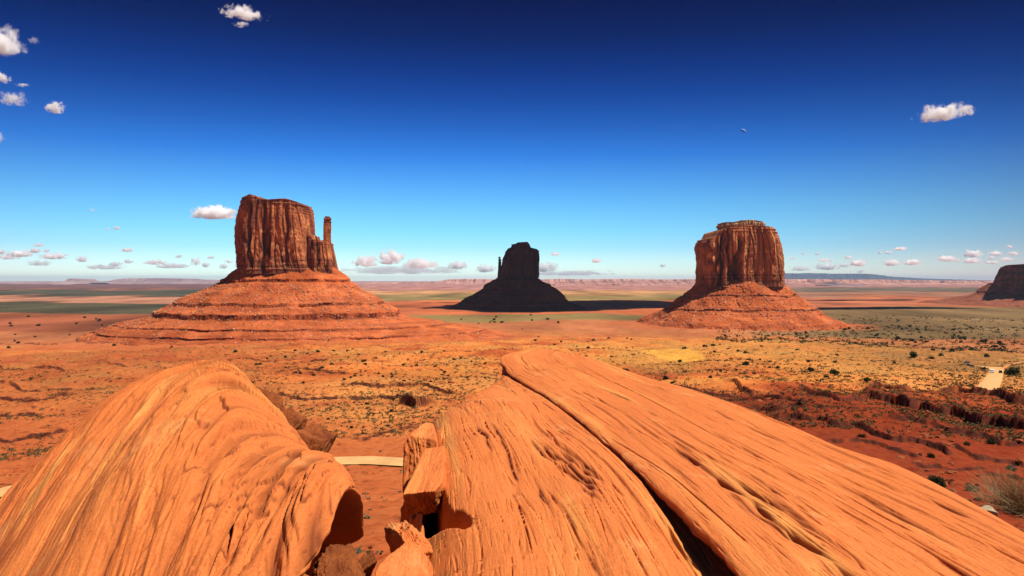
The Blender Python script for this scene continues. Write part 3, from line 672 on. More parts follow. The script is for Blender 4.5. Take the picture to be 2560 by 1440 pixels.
def mat_far(name, a, b, c_=None):
    m = M(name, 0.95, 0.0); p = m.pos()
    hz = m.noise(m.mapping(p, (0.0004, 0.0004, 0.02)), 1.0, 4, 0.7, 0.3); n_ = m.noise(m.mapping(p, (0.0016, 0.0016, 0.002)), 1.0, 5, 0.65)
    c = m.ramp(m.math('ADD', m.math('MULTIPLY', hz, 0.5), m.math('MULTIPLY', n_, 0.5)), [(0.38, a), (0.62, b)]); m.base(c); return m.m
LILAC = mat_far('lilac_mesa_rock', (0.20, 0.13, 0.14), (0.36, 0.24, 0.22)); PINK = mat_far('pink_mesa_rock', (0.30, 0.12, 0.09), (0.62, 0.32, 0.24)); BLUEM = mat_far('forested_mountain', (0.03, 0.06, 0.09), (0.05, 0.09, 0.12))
far = [
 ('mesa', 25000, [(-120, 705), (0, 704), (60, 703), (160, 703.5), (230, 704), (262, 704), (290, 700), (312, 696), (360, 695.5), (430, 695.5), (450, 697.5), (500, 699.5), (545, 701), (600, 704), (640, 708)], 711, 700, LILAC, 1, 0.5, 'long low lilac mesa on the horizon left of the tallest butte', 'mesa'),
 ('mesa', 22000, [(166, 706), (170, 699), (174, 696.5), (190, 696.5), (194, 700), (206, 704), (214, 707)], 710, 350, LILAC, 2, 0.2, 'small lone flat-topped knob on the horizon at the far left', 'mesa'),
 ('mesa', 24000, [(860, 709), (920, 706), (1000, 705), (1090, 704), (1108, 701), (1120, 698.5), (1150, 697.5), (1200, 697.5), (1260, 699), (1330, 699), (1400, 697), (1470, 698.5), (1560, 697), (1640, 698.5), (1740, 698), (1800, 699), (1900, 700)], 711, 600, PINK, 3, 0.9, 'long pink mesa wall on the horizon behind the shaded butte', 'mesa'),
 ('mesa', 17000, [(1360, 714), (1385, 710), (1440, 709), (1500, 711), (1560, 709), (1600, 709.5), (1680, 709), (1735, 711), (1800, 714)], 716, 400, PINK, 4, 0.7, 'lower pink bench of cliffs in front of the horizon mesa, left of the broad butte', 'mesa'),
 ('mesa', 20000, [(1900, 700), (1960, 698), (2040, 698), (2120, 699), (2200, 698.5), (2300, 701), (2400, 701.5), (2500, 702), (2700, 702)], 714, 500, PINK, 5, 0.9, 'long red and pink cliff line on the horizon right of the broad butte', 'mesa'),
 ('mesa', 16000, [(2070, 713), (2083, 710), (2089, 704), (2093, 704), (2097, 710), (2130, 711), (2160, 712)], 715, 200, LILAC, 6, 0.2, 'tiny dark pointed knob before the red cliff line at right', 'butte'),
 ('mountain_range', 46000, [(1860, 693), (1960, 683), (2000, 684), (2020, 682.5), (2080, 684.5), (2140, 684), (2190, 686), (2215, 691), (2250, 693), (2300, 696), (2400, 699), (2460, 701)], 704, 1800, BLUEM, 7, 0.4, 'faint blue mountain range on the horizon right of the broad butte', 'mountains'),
]
for nm, D, top, bp, dep, mt, sd, rg, lab, cat in far:
    tag(far_ridge(nm, D, top, bp, dep, mt, sd, rg), lab, cat)

# ------------------------------------------------------------------ foreground slickrock
def relief(q, y, z, seed, amp=1.0, groove=1.0):
    """grooves and ribs that run along the beds; q is the across-bed coordinate in metres"""
    Q = q + 0.10 * fb2(q * 0.35, y * 0.15, 2, seed)
    y0 = y; y = y0 + 1.3 * n2(Q * 4.3, y0 * 0.2, seed + 40) + 0.5 * n2(Q * 17.0, y0 * 0.5, seed + 41)
    g = 0.035 * n2(Q * 1.1, y * 0.12, seed + 1) + 0.010 * n2(Q * 3.6, y * 0.45, seed + 2) + 0.0035 * n2(Q * 11.0, y * 1.3, seed + 3)
    g = g + 0.0018 * n2(Q * 26.0, y * 3.0, seed + 4) + 0.003 * fb2(Q * 6.0, y * 5.0, 3, seed + 31)
    # sparse sharp cuts, each a few decimetres to metres long
    for k, (fq, fy, wd, dp, th) in enumerate(((3.1, 0.42, 0.10, 0.050, 0.18), (6.7, 0.80, 0.13, 0.026, 0.12), (13.0, 1.5, 0.16, 0.013, 0.10), (24.0, 2.6, 0.2, 0.006, 0.0))):
        c = np.abs(n2(Q * fq, y * fy * 0.30, seed + 10 + k)); gate = ss(th, th + 0.16, n2(Q * fq * 0.8, y * fy, seed + 20 + k))
        side = n2(Q * fq, y * fy * 0.35, seed + 10 + k)
        g = g - groove * dp * gate * (1 - ss(0.0, wd, c)) * np.where(side > 0, 1, 0.55)
    y = y0
    # stepped beds in some zones
    gate = ss(0.05, 0.45, n2(Q * 0.8, y * 0.22, seed + 6))
    for f_, a_ in ((2.6, 0.045), (7.3, 0.014)):
        saw = Q * f_ + 1.0 * n2(Q * 0.8, y * 0.25, seed + 7); saw = saw - np.floor(saw)
        g = g + gate * a_ * (ss(0.0, 0.18, saw) * (1 - saw) - 0.4)
    return g * amp

def joint(q, y, q0, ya, yb, dp, seed, w1=0.10, w2=0.02, fade=0.6):
    """one open bedding joint along q = q0 between ya and yb: height change and how much dark dirt and painted shade it gets"""
    dq = q + 0.05 * fb2(y * 0.8, q * 0.3, 3, seed) - q0
    e = ss(ya - fade, ya + fade, y) * (1 - ss(yb - fade, yb + fade, y)) * (0.3 + 0.7 * ss(-0.3, 0.15, n2(y * 1.1, q * 0 + q0 * 3.1, seed + 1)))
    h = np.where(dq < 0, np.exp(dq / w1), np.exp(-dq / w2))
    return -dp * e * h * (1 + 0.25 * n2(q * 30, y * 1.2, seed + 2)), e * np.where(dq < 0, np.exp(dq / (w1 * 0.45)), np.exp(-dq / (w2 * 1.2))) * 0.9

def skirt_profile(n, depth):
    """0..1 fractions down a cliff, dense near the lip"""
    t = np.linspace(0, 1, n) ** 2.0
    return t * depth

# ---- left boulder
XS = [-16, -13, -10, -8.5, -7.7, -7.0, -6.4, -5.3, -4.5, -3.7, -3.0, -2.4, -2.0, -1.7, -1.3]
YC = [12, 12, 11.5, 11.5, 11.5, 12, 12, 12, 11, 10, 9.2, 8.5, 8.0, 7.6, 7.4]
ZC = [-10, -8.5, -5.8, -3.95, -3.2, -2.25, -1.76, -1.32, -1.25, -1.45, -1.83, -2.03, -2.06, -2.08, -2.2]
AF = [.4, .4, .38, .36, .35, .33, .30, .20, .22, .25, .20, .17, .28, .85, 1.0]
def left_z(x, y):
    yc = smooth1(XS, YC, x); zc = smooth1(XS, ZC, x); a = smooth1(XS, AF, x)
    d = y - yc
    return zc - np.where(d < 0, a * np.abs(d) ** 1.5, (0.34 + 0.5 * ss(-2.2, -1.7, x)) * d ** 2)
nr, ncol, nsk = 640, 900, 170
yv = np.exp(np.linspace(math.log(3.4), math.log(20), nr))[:, None]
xe = smooth1([3, 5.5, 6.2, 6.8, 7.2, 7.7, 8.2, 8.7, 9.4, 10.2, 12, 14, 20], [-2.3, -2.15, -2.05, -1.90, -1.80, -1.72, -1.70, -1.78, -2.3, -2.9, -4.2, -5.4, -8.5], yv)
u = np.linspace(0, 1, ncol)[None, :]; u = 1 - (1 - u) ** 1.0
xg = -15.0 + (xe + 15.0) * (u ** 0.75)
yg = yv + 0 * xg; zg = left_z(xg, yg)
bend = 0.78 * np.exp(np.minimum(yg - smooth1(XS, YC, xg), 0.4) / 0.85) * ss(-9, -6, xg) * (1 - 0.55 * ss(-3.3, -2.1, xg))
q = xg * 0.96 + zg * 0.30 + 0.05 * yg - bend
rel = relief(q, yg, zg, 900, 1.0, 1.1)
crestb = np.exp(-((yg - smooth1(XS, YC, xg)) / 2.6) ** 2)
rel = rel * (0.8 + 1.2 * crestb)
keep_ = 1 - 0.85 * np.exp(-np.maximum(xe - xg, 0) / 0.10)
jm = 0.8 * ss(-0.055, -0.11, rel) * crestb
# arched open joints over the crest
for q0, dp_, y0, y1 in [(-7.6, .10, -2.5, 1.5), (-6.9, .14, -4.2, 1.5), (-6.5, .16, -3.8, 1.5), (-6.2, .10, -2.6, 1.5), (-5.95, .18, -4.0, 1.5), (-5.72, .12, -2.6, 1.5), (-5.45, .20, -3.2, 1.5), (-5.22, .14, -3.6, 1.5), (-5.0, .16, -2.2, 1.5), (-4.72, .20, -3.0, 1.5), (-4.5, .12, -2.0, 1.5), (-4.15, .15, -2.4, 1.5), (-3.8, .12, -1.8, 1.2), (-3.55, .16, -2.8, 1.2), (-3.3, .12, -1.8, 1.2), (-3.12, .15, -2.4, 1.2), (-2.95, .10, -1.8, 1.2), (-2.75, .10, -1.8, 1.2), (-4.9, .06, -6, -1.5), (-4.3, .05, -5, -1.2), (-3.6, .05, -4.5, -1)]:
    dq = q + 0.10 * fb2(yg * 0.5, q * 0.3, 3, 925) - q0; dy = yg - smooth1(XS, YC, xg)
    ext = ss(y0, y0 + 1.2, dy) * (1 - ss(y1 - .3, y1 + .6, dy)) * (0.35 + 0.65 * ss(-0.25, 0.2, n2(yg * 0.9, q * 0 + q0, 927)))
    dp_ = dp_ * 1.5
    rel = rel - dp_ * ext * np.where(dq < 0, np.exp(dq / 0.13), np.exp(-dq / 0.022)) * (1 + 0.25 * n2(q * 30, yg * 1.2, 929))
    jm = np.maximum(jm, ext * np.clip(dp_ / .12, .5, 1.2) * (0.55 + 0.45 * ss(-.3, .2, n2(q * 22, yg * 2.2, 931))) * np.where(dq < 0, np.exp(dq / 0.06), np.exp(-dq / 0.02)))
cz = ss(-5.6, -4.0, xg) * crestb + 0.35 * crestb + 0.5 * ss(-3.2, -2.2, xg)
cf = fb2(q * 2.6 + 0.3, yg * 0.55, 2, 941) * 3.4 + 0.5 * n2(q * 9, yg * 2.6, 947); cq = np.floor(cf); cr_ = cf - cq
rel = rel + 0.036 * cz * (cq + ss(0.0, 0.10, cr_)); jm = np.maximum(jm, 0.85 * np.clip(cz, 0, 1) * (1 - ss(0.02, 0.14, cr_)) * ss(-.2, .2, n2(xg * 3, yg * 3, 943)))
rel = rel + 0.007 * np.clip(cz, 0, 1) * fb2(q * 14, yg * 5, 3, 945)
rel = rel * (1 - 0.5 * ss(-0.7, 0.2, yg - smooth1(XS, YC, xg)) * ss(-4.2, -2.8, xg))
for q0, ya, yb, dp_, w_ in ((-2.52, 5.9, 8.4, .17, .05), (-2.36, 5.9, 7.6, .10, .035), (-2.72, 6.2, 8.6, .10, .035), (-2.95, 6.4, 8.9, .08, .03), (-3.25, 6.9, 9.4, .10, .035)):
    h_, j_ = joint(q, yg, q0, ya, yb, dp_, 940 + int(-q0 * 20), w_ * 1.3, w_, 0.35); rel = rel + h_; jm = np.maximum(jm, 1.1 * j_)
# round the right-hand lip
lip = np.exp(-(xe - xg) / 0.16); zg = zg + rel * keep_ - 0.10 * lip ** 2
dep = np.linspace(0, 1, nsk)[None, 1:] ** 1.7 * 15.0
ze = zg[:, -1:]
xe = xe + (0.07 * n2(yv * 2.3, yv * 0 + 9) + 0.05 * n2(yv * 7, yv * 0 + 11)) * ss(8.4, 9.4, yv) + 0.015 * n2(yv * 9, yv * 0 + 12)
alc = np.exp(-((yv - 7.75) / 0.95) ** 4)
cave = alc * (0.75 * ss(0.03, 0.22, dep) * (1 - ss(0.85, 1.3, dep + 0.25 * n2(yv * 2, dep)))) + (1 - alc) * 0.05 * ss(0, 0.2, dep)
xs_ = xe - cave + 0.10 * dep ** 0.6 * (1 - alc) + 0.35 * ss(1.1, 2.2, dep) + 0.12 * fb2(yv * 1.4 + 0 * dep, dep * 1.6, 3, 911) * ss(0.0, 0.4, dep) + 0.05 * n2(yv * 9 + 0 * dep, dep * 1.2, 917) * ss(0, .1, dep) + 0.03 * n2(yv * 3 + 0 * dep, dep * 12, 913)
ys_ = yv + 0 * dep + 0.10 * fb2(yv * 1.3 + 0 * dep, dep * 1.5, 3, 915) * ss(0, .3, dep)
zs_ = ze - dep
P = np.concatenate([np.stack([xg, yg, zg], 2), np.stack([xs_, ys_, zs_], 2)], 1)
vec = np.stack([np.concatenate([q, np.repeat(q[:, -1:], nsk - 1, 1) + 0.05 * dep], 1), P[..., 1] , P[..., 2]], 2)
# bulk: fold strata noise into the vertical face too
lb = grid('sandstone_boulder', P, SLICK, vecs=vec.reshape(-1, 3), flip=False)
set_joint_shade(lb, np.concatenate([jm, 0.55 * ss(0.0, 0.1, dep) + 0 * xs_], 1))  # hollow and side face carry painted shade as well
tag(lb, 'rounded orange sandstone boulder with arching grooves and a black hollow at its right end', 'boulder')

# ---- right outcrop
ro = empty('rock_outcrop', (1.5, 12, -12)); tag(ro, 'long striped orange sandstone outcrop split lengthwise by a dark crack', 'rock outcrop')
XCRY = [2, 4, 6.2, 8.0, 10.7, 13.6, 17.5, 20, 22, 25, 27]; XCR = [1.95, 1.93, 1.87, 1.74, 1.48, 1.08, .39, -.15, -.35, 0.3, 0.8]
RIY = [2, 5, 6.56, 7.09, 7.77, 8.52, 9.35, 10.06, 11.1, 12.9, 14.6, 18, 21.5, 25, 28]; RIX = [4.4, 4.5, 4.59, 4.63, 4.72, 4.79, 4.83, 4.81, 4.49, 4.32, 3.99, 3.15, 2.1, .95, .6]
# upper slab
nr, ncol, nsk = 620, 900, 70
yv = np.exp(np.linspace(math.log(3.2), math.log(27), nr))[:, None]
xl = smooth1(XCRY, XCR, yv); xr = smooth1(RIY, RIX, yv)
xl = xl + 0.04 * n2(yv * 1.1, yv * 0) + 0.015 * n2(yv * 5, yv * 0 + 3)
xR = xr + 4.2
u = np.linspace(0, 1, ncol)[None, :]
xg = xl + (xR - xl) * (u ** 1.25); yg = yv + 0 * xg
def upper_z(x, y):
    r_ = smooth1(RIY, RIX, y); l_ = smooth1(XCRY, XCR, y); s = (x - l_) / np.maximum(r_ - l_, 0.3)
    z = -2.38 - 0.10 * np.clip(1 - s, 0, 1.2) ** 1.5 - np.where(x > r_, 0.42 * np.maximum(x - r_, 0) ** 1.9, 0)
    z = z + 0.10 * fb2(x * 0.22, y * 0.12, 2, 61)
    z = z - 0.09 * ss(14, 9, y) * ss(0.2, 0.9, s) + 0.10 * ss(17, 23, y) - 0.022 * np.maximum(y - 23.6, 0) ** 2 - 3.0 * ss(25.0, 27, y)
    return z
zg = upper_z(xg, yg)
q = (xg - smooth1(XCRY, XCR, yg)) * 0.97 + 0.25 * zg
near = 0.8 + 0.5 * ss(10, 6, yg)
rl = relief(q, yg, zg, 940, 0.75) * near; jm = 0.7 * ss(-0.03, -0.06, rl); zg = zg + rl
for q0, ya, yb, dp_ in ((.20, 5, 10.2, .09), (.13, 6, 8, .05), (.40, 6, 9.6, .08), (.30, 8, 12, .03), (.62, 7.5, 10, .03), (1.15, 9, 11.5, .03), (1.6, 7, 9, .04), (1.95, 11, 13.5, .03), (2.3, 6.5, 8.4, .05), (2.6, 7.6, 9.5, .03), (.75, 13, 16, .03), (1.3, 5.5, 6.8, .04)):
    h_, j_ = joint(q, yg, q0, ya, yb, dp_, 1000 + int(q0 * 50), 0.07, 0.02); zg = zg + h_; jm = np.maximum(jm, j_ * min(1, dp_ / .05))
lip = np.exp(-(xg - xl) / 0.05); zg = zg - 0.03 * lip ** 2
dep = (np.linspace(0, 1, nsk)[None, ::-1][:, :-1]) ** 1.7 * 10.0
ze = zg[:, :1]
und = 0.15 * ss(0.06, 0.34, dep) * ss(10, 7, yv) + 0.07 * ss(0.0, 0.2, dep)
xs_ = xl + und + 0.035 * n2(yv * 0.6 + 0 * dep, dep * 17, 951) + 0.03 * n2(yv * 5 + 0 * dep, dep * 6, 953) * ss(0, .1, dep)
P = np.concatenate([np.stack([xs_, yv + 0 * dep, ze - dep], 2), np.stack([xg, yg, zg], 2)], 1)
vec = np.stack([np.concatenate([q[:, :1] + 0 * dep, q], 1), P[..., 1], P[..., 2]], 2)
us = grid('upper_slab', P, SLICK, vecs=vec.reshape(-1, 3)); adopt(us, ro); set_joint_shade(us, np.concatenate([0.75 * ss(0.0, 0.05, dep) + 0 * xs_, jm], 1))  # left face under the lip is painted darker as shade
# lower slab
LEY = [2, 4, 6, 8, 10, 12, 13.8, 15, 16, 17.2, 20, 21.6, 23]; LEX = [-1.0, -.98, -.98, -1.16, -1.36, -1.52, -1.74, -1.72, -1.25, -1.0, -.55, -.42, -.3]
FIY = [3, 6, 8.0, 8.5, 8.8, 9.8, 11.5, 13.9, 14.6]; FIX = [0.2, -.2, -.46, -.66, -.85, -1.04, -1.28, -1.70, -1.85]
nr, ncol, nsk = 620, 760, 150
yv = np.exp(np.linspace(math.log(3.2), math.log(23), nr))[:, None]
xl = smooth1(LEY, LEX, yv) + 0.07 * n2(yv * 1.4, yv * 0 + 5) + 0.10 * np.round(2.2 * n2(yv * 1.9, yv * 0 + 6)) / 2.2 + 0.03 * n2(yv * 5, yv * 0 + 7); xR = smooth1(XCRY, XCR, yv) + 0.75
u = np.linspace(0, 1, ncol)[None, :]; xg = xl + (xR - xl) * u; yg = yv + 0 * xg
def lower_z(x, y):
    l_ = smooth1(LEY, LEX, y); r_ = smooth1(XCRY, XCR, y); d = np.maximum(x - l_, 0)
    z = -2.60 + (0.08 + 0.03 * ss(8, 11, y)) * ss(0, 1, (x - l_) / (r_ - l_)) - 0.18 * ss(9.5, 6, y) * ss(.3, 1, (x - l_) / (r_ - l_)) - (0.05 + 0.06 * ss(9, 6.5, y)) * np.exp(-np.maximum(r_ - x, 0) / (0.06 + 0.10 * ss(9, 6.5, y)))
    z = z - 0.55 * np.exp(-d / 0.35) * ss(17, 13, y) - 0.25 * np.exp(-d / 0.25)
    nw = ss(0.0, 0.9, r_ - x)
    z = z + nw * (0.10 * fb2(x * 0.4, y * 0.2, 2, 71) + 0.08 * n2(x * 0.9, y * 0.45, 73)) + (1 - nw) * (0.10 * fb2(x * 0.22, y * 0.12, 2, 61) - 0.02)
    z = z - 0.30 * ss(20, 22.5, y)
    f = smooth1(FIY, FIX, y); k = ss(7.9, 9.2, y)
    df = x - f
    z = z - k * 0.12 * ss(0.06, -0.02, df)                         # the piece left of the fissure has sunk
    wd = 0.05 + 0.06 * np.exp(-((y - 9.3) / 1.0) ** 2) + 0.02 * n2(y * 3, y * 0)
    z = z - k * 1.3 * np.exp(-((df + 0.02) / wd) ** 4) * ss(14.8, 13.6, y)
    return z
zg = lower_z(xg, yg)
q = (xg - smooth1(XCRY, XCR, yg)) * 0.97 + 0.3 * zg + 0.10 * np.exp(-((yg - 10) / 3.0) ** 2) * n2(xg * 0.7, yg * 0.25, 77)
rl = relief(q, yg, zg, 970, 0.85); jm = 0.7 * ss(-0.035, -0.065, rl); zg = zg + rl
qd = q - 0.12 * (11.2 - yg)
for k_, (qq, q0, ya, yb, dp_) in enumerate([(qd, -1.78 + .07 * i_, 8.6 + .2 * i_, 11.4 - .15 * i_, .06) for i_ in range(5)] + [(q, -.54, 7.9, 9.8, .05), (q, -.95, 6.6, 8.0, .04), (q, -2.25, 9.5, 12.6, .05), (q, -2.05, 8.0, 9.6, .06), (q, -1.85, 6.0, 7.6, .05), (q, -.75, 11, 14, .02), (q, -1.3, 5.4, 6.6, .04), (q, -2.5, 11, 13.2, .06), (q, -.3, 5.5, 7.2, .03)]):
    h_, j_ = joint(qq, yg, q0, ya, yb, dp_, 1100 + 7 * k_, 0.06, 0.018); zg = zg + h_; jm = np.maximum(jm, j_ * min(1, dp_ / .05))
dep = (np.linspace(0, 1, nsk)[None, ::-1][:, :-1]) ** 1.7 * 14.0
ze = zg[:, :1]
bul = 0.30 * fb2(yv * 0.9 + 0 * dep, dep * 0.8, 3, 981) + 0.08 * n2(yv * 6 + 0 * dep, dep * 1.0, 983) + 0.04 * n2(yv * 2 + 0 * dep, dep * 9, 985)
xs_ = xl - 0.10 * dep ** 0.7 + bul * ss(0.0, 0.5, dep) * 0.9
P = np.concatenate([np.stack([xs_, yv + 0.10 * bul * ss(0, .5, dep), ze - dep], 2), np.stack([xg, yg, zg], 2)], 1)
vec = np.stack([np.concatenate([q[:, :1] + 0.4 * dep, q], 1), P[..., 1], P[..., 2]], 2)
ls = grid('lower_slab', P, SLICK, vecs=vec.reshape(-1, 3)); adopt(ls, ro); set_joint_shade(ls, np.concatenate([0.35 * ss(0.05, 0.4, dep) * ss(-.2, .3, bul) + 0 * xs_, jm], 1))

# ---- loose blocks beside the boulders
def rock(name, px, py, D, size, mat, seed, rot=(0, 0, 0), nu=220, rough=0.22, grooves=0.0, box=2.6):
    th = np.linspace(0, 2 * np.pi, nu, endpoint=False)[None, :]; ph = np.linspace(-np.pi / 2, np.pi / 2, nu // 2)[:, None]
    x, y, z = np.cos(ph) * np.cos(th), np.cos(ph) * np.sin(th), np.sin(ph) + 0 * th
    r_ = np.random.RandomState(seed); N_ = [np.array(v, float) + r_.normal(size=3) * 0.22 for v in ((1, 0, 0), (-1, 0, 0), (0, 1, 0), (0, -1, 0), (0, 0, 1), (0, 0, -1))]
    D_ = [1.0] * 6
    for _k in range(7):
        v = r_.normal(size=3); N_.append(v); D_.append(r_.uniform(0.95, 1.25))
    acc = 0
    for v, d_ in zip(N_, D_):
        v = v / np.linalg.norm(v); acc = acc + (np.maximum((x * v[0] + y * v[1] + z * v[2]) / d_, 0)) ** 44
    base_ = acc ** (-1 / 44.0)
    n_ = base_ * (1 + rough * 0.45 * fb3(x * 1.6, y * 1.6, z * 1.6, 4, seed) + grooves * n3(x * 10, y * 1.2, z * 1.6, seed + 4) - grooves * 0.8 * (1 - ss(0, .12, np.abs(n3(x * 5, y * 1.0, z * 1.2, seed + 6)))) + rough * 0.10 * fb3(x * 9, y * 9, z * 9, 3, seed + 8))
    P = np.stack([x * n_ * size[0], y * n_ * size[1], z * n_ * size[2]], 2)
    from mathutils import Euler
    Rm = np.array(Euler(rot).to_matrix()); P = P @ Rm.T
    loc = ((px - 1280) / F * D, D, (HY - py) / F * D)
    vec = np.stack([P[..., 0] * 1.0, P[..., 1], P[..., 2]], 2) + seed
    o = grid(name, P, mat, wrap=True, vecs=vec.reshape(-1, 3)); o.location = loc
    return o
KN = 'knobs of dark rock behind the crest of the left boulder'
tag(rock('rock', 662, 1050, 11.8, (.26, .40, .36), DARKROCK, 21, (0.2, 0.1, 0.5), rough=.3, grooves=.05), 'dark rough knob of rock tight behind the left boulder crest, upper of three', 'rock', KN)
tag(rock('rock', 715, 1078, 11.2, (.21, .42, .27), DARKROCK, 22, (0.1, 0.3, 0.2), rough=.3, grooves=.06), 'furrowed dark knob of rock behind the left boulder, middle of three', 'rock', KN)
tag(rock('rock', 768, 1132, 10.7, (.25, .45, .33), DARKROCK, 23, (0.0, 0.35, 0.1), rough=.18, grooves=.06), 'steep dark brown knob above the dirt road, lowest of three behind the left boulder', 'rock', KN)
tag(rock('rock', 640, 985, 15.0, (.22, .3, .12), DARKROCK, 24, (0, 0.1, 0.3), rough=.35), 'small overhanging dark rock peeking out right of the left boulder top', 'rock')
BL = 'broken blocks along the left side of the striped outcrop'
tag(rock('rock_block', 1054, 1112, 12.9, (.27, .95, .27), SLICK, 37, (-0.03, -0.10, 0.10), rough=.10, grooves=.02, box=7), 'squarish orange block leaning on the outcrop just above the dirt road', 'rock', BL)
tag(rock('rock_block', 1080, 1205, 10.6, (.24, 1.0, .26), SLICK, 38, (0.0, -0.22, 0.08), rough=.13, grooves=.015, box=5), 'smooth greyish block wedged below the squarish block', 'rock', BL)
tag(rock('rock_block', 1026, 1390, 7.6, (.13, .35, .28), SLICK, 33, (0.1, -0.2, 0.5), rough=.3, grooves=.02, box=4), 'narrow upright orange slab standing in the gap by the outcrop foot', 'rock', BL)
tag(rock('rock_block', 1010, 1462, 6.4, (.22, .35, .17), SLICK, 34, (0.2, 0.2, -0.1), rough=.16), 'rounded orange block at the bottom edge between the two big rocks', 'rock', BL)
tag(rock('rock_block', 838, 1458, 6.9, (.22, .42, .18), DARKROCK, 35, (0.2, 0.1, 0.3), rough=.35, grooves=.012), 'rough dark lump under the black hollow of the left boulder', 'rock')
tag(rock('rock_block', 906, 1432, 7.3, (.06, .16, .14), DARKROCK, 36, (0.1, 0.3, 0.1), rough=.25), 'small pointed brown rock below the black hollow', 'rock')
tag(rock('rock', 2468, 1284, 36, (.34, .3, .24), PALEROCK, 41, rough=.3), 'pale cream stone beside the dry bush at the right', 'rock')

# ------------------------------------------------------------------ shrubs
def leaf_mesh(name, n, rx, rz, leaf, seed, clumps=9, mat=JUNIPER, up=0.0):
    r_ = np.random.RandomState(seed); C = r_.normal(size=(clumps, 3)); C /= np.linalg.norm(C, axis=1)[:, None]
    C *= (r_.rand(clumps, 1) ** 0.5) * 0.62; C[:, 2] = np.abs(C[:, 2]) * 0.9 + 0.15
    k = r_.randint(0, clumps, n); d = r_.normal(size=(n, 3)); d /= np.linalg.norm(d, axis=1)[:, None]
    p = C[k] + d * (r_.rand(n, 1) ** 0.4) * (0.30 + 0.18 * r_.rand(clumps, 1)[k]); p[:, 2] = np.abs(p[:, 2]) * (0.85) + 0.05
    p *= np.array([rx, rx, rz * 1.15])
    a = r_.normal(size=(n, 3)); a[:, 2] += up; a /= np.linalg.norm(a, axis=1)[:, None]; b = np.cross(a, r_.normal(size=(n, 3))); b /= np.linalg.norm(b, axis=1)[:, None]
    s = leaf * (0.6 + 0.8 * r_.rand(n, 1))
    V = np.stack([p - b * s * 0.5, p + b * s * 0.5, p + a * s * 1.4], 1).reshape(-1, 3)
    me = mesh_np(name, V, np.arange(3 * n).reshape(-1, 3), mat, None, False, n=3)
    return me

def branch_mesh(name, mat, segs, parent=None, sides=5):
    """segs: list of polylines with (point, radius)"""
    V, Fc, base = [], [], 0
    for pl in segs:
        for i, (p, r) in enumerate(pl):
            p = Vector(p); d = (Vector(pl[min(i + 1, len(pl) - 1)][0]) - Vector(pl[max(i - 1, 0)][0])).normalized()
            a = d.orthogonal().normalized(); b = d.cross(a)
            for k in range(sides):
                t = 2 * math.pi * k / sides; V.append(p + (a * math.cos(t) + b * math.sin(t)) * r)
        for i in range(len(pl) - 1):
            for k in range(sides):
                k2 = (k + 1) % sides; Fc.append((base + i * sides + k, base + i * sides + k2, base + (i + 1) * sides + k2, base + (i + 1) * sides + k))
        base += len(pl) * sides
    return mesh_np(name, np.array([list(v) for v in V]), np.array(Fc), mat, parent, True)

def make_juniper(seed, rx=1.0, rz=1.0, n=900, leaf=0.16, mat=JUNIPER):
    e = empty('juniper')
    f = leaf_mesh('foliage', n, rx, rz, leaf, seed, mat=mat); f.parent = e
    r_ = random.Random(seed); segs = []
    for k in range(4):
        a = r_.random() * 6.28; l = 0.55 * rx
        segs.append([((0, 0, -0.35), 0.09), ((0.12 * math.cos(a), 0.12 * math.sin(a), 0.2 * rz), 0.07), ((l * math.cos(a), l * math.sin(a), 0.75 * rz), 0.02)])
    branch_mesh('trunk', BARK, segs, e)
    return e
protos = [make_juniper(s, 1.0 + 0.25 * (s % 3 - 1), 0.85 + 0.3 * (s % 2), 850) for s in (1, 2, 3, 4, 5)]
_first = set()
def put_shrub(k, x, y, s, label, group=None, name=None, z=None):
    p = protos[k % len(protos)]
    if k % len(protos) not in _first: o = p; _first.add(k % len(protos))
    else:
        o = p.copy(); col.objects.link(o)
        for ch in p.children:
            c = ch.copy(); col.objects.link(c); c.parent = o
    o.location = (x, y, (gz(x, y) if z is None else z) - 0.05 * s); o.scale = (s, s, s); o.rotation_euler = (0, 0, random.random() * 6.28)
    tag(o, label, 'shrub'); o['group'] = group or 'junipers'
    return o

# (px, py of the foot, width in px)
NAMED = [(1712, 876, 18, 'dark juniper at the upper edge of the golden sand patch'), (1701, 906, 15, 'small bare-stemmed tree standing on the golden sand patch'),
 (1665, 948, 20, 'dark round juniper just above the outcrop crest, left of a paler one'), (1682, 956, 18, 'olive shrub touching the dark round juniper above the outcrop crest'),
 (1562, 930, 30, 'wide low dark shrub directly above the striped outcrop'), (1762, 868, 16, 'juniper with a shadowed foot right of the golden sand, left of a twin'), (1783, 868, 14, 'right twin of the two junipers beyond the golden sand'),
 (1867, 884, 26, 'double-crowned juniper, topmost of a column of three'), (1871, 905, 16, 'middle juniper in the column of three'), (1865, 917, 20, 'flat dark juniper, lowest in the column of three'),
 (2027, 930, 22, 'dark round juniper standing over the smooth orange sand'), (2066, 948, 16, 'smaller of two dark junipers at the lip of the orange sand'), (2088, 946, 32, 'larger of two dark junipers at the lip of the orange sand'),
 (1168, 948, 13, 'lone dark juniper left of the outcrop crest'), (2530, 938, 40, 'large spreading juniper right beside the dirt road'), (2462, 925, 16, 'shrub crowding the left side of the dirt road top'), (2170, 965, 26, 'low shrub left of the ledge ends'),
 (1776, 944, 16, 'bushy juniper in the sandy hollow below the golden sand'), (1803, 930, 14, 'neighbour of the bushy juniper in the sandy hollow'), (2332, 898, 22, 'juniper on the rim of the orange turnout, left one'), (2284, 893, 28, 'long low bush along the rim of the orange turnout'), (2365, 900, 20, 'juniper on the rim of the orange turnout, right one')]
for i, (px, py, w, lab) in enumerate(NAMED):
    x, y = px2w(px, py); s = w / F * y / 2.0
    put_shrub(i, x, y, s, lab, 'named junipers near the sand patches')
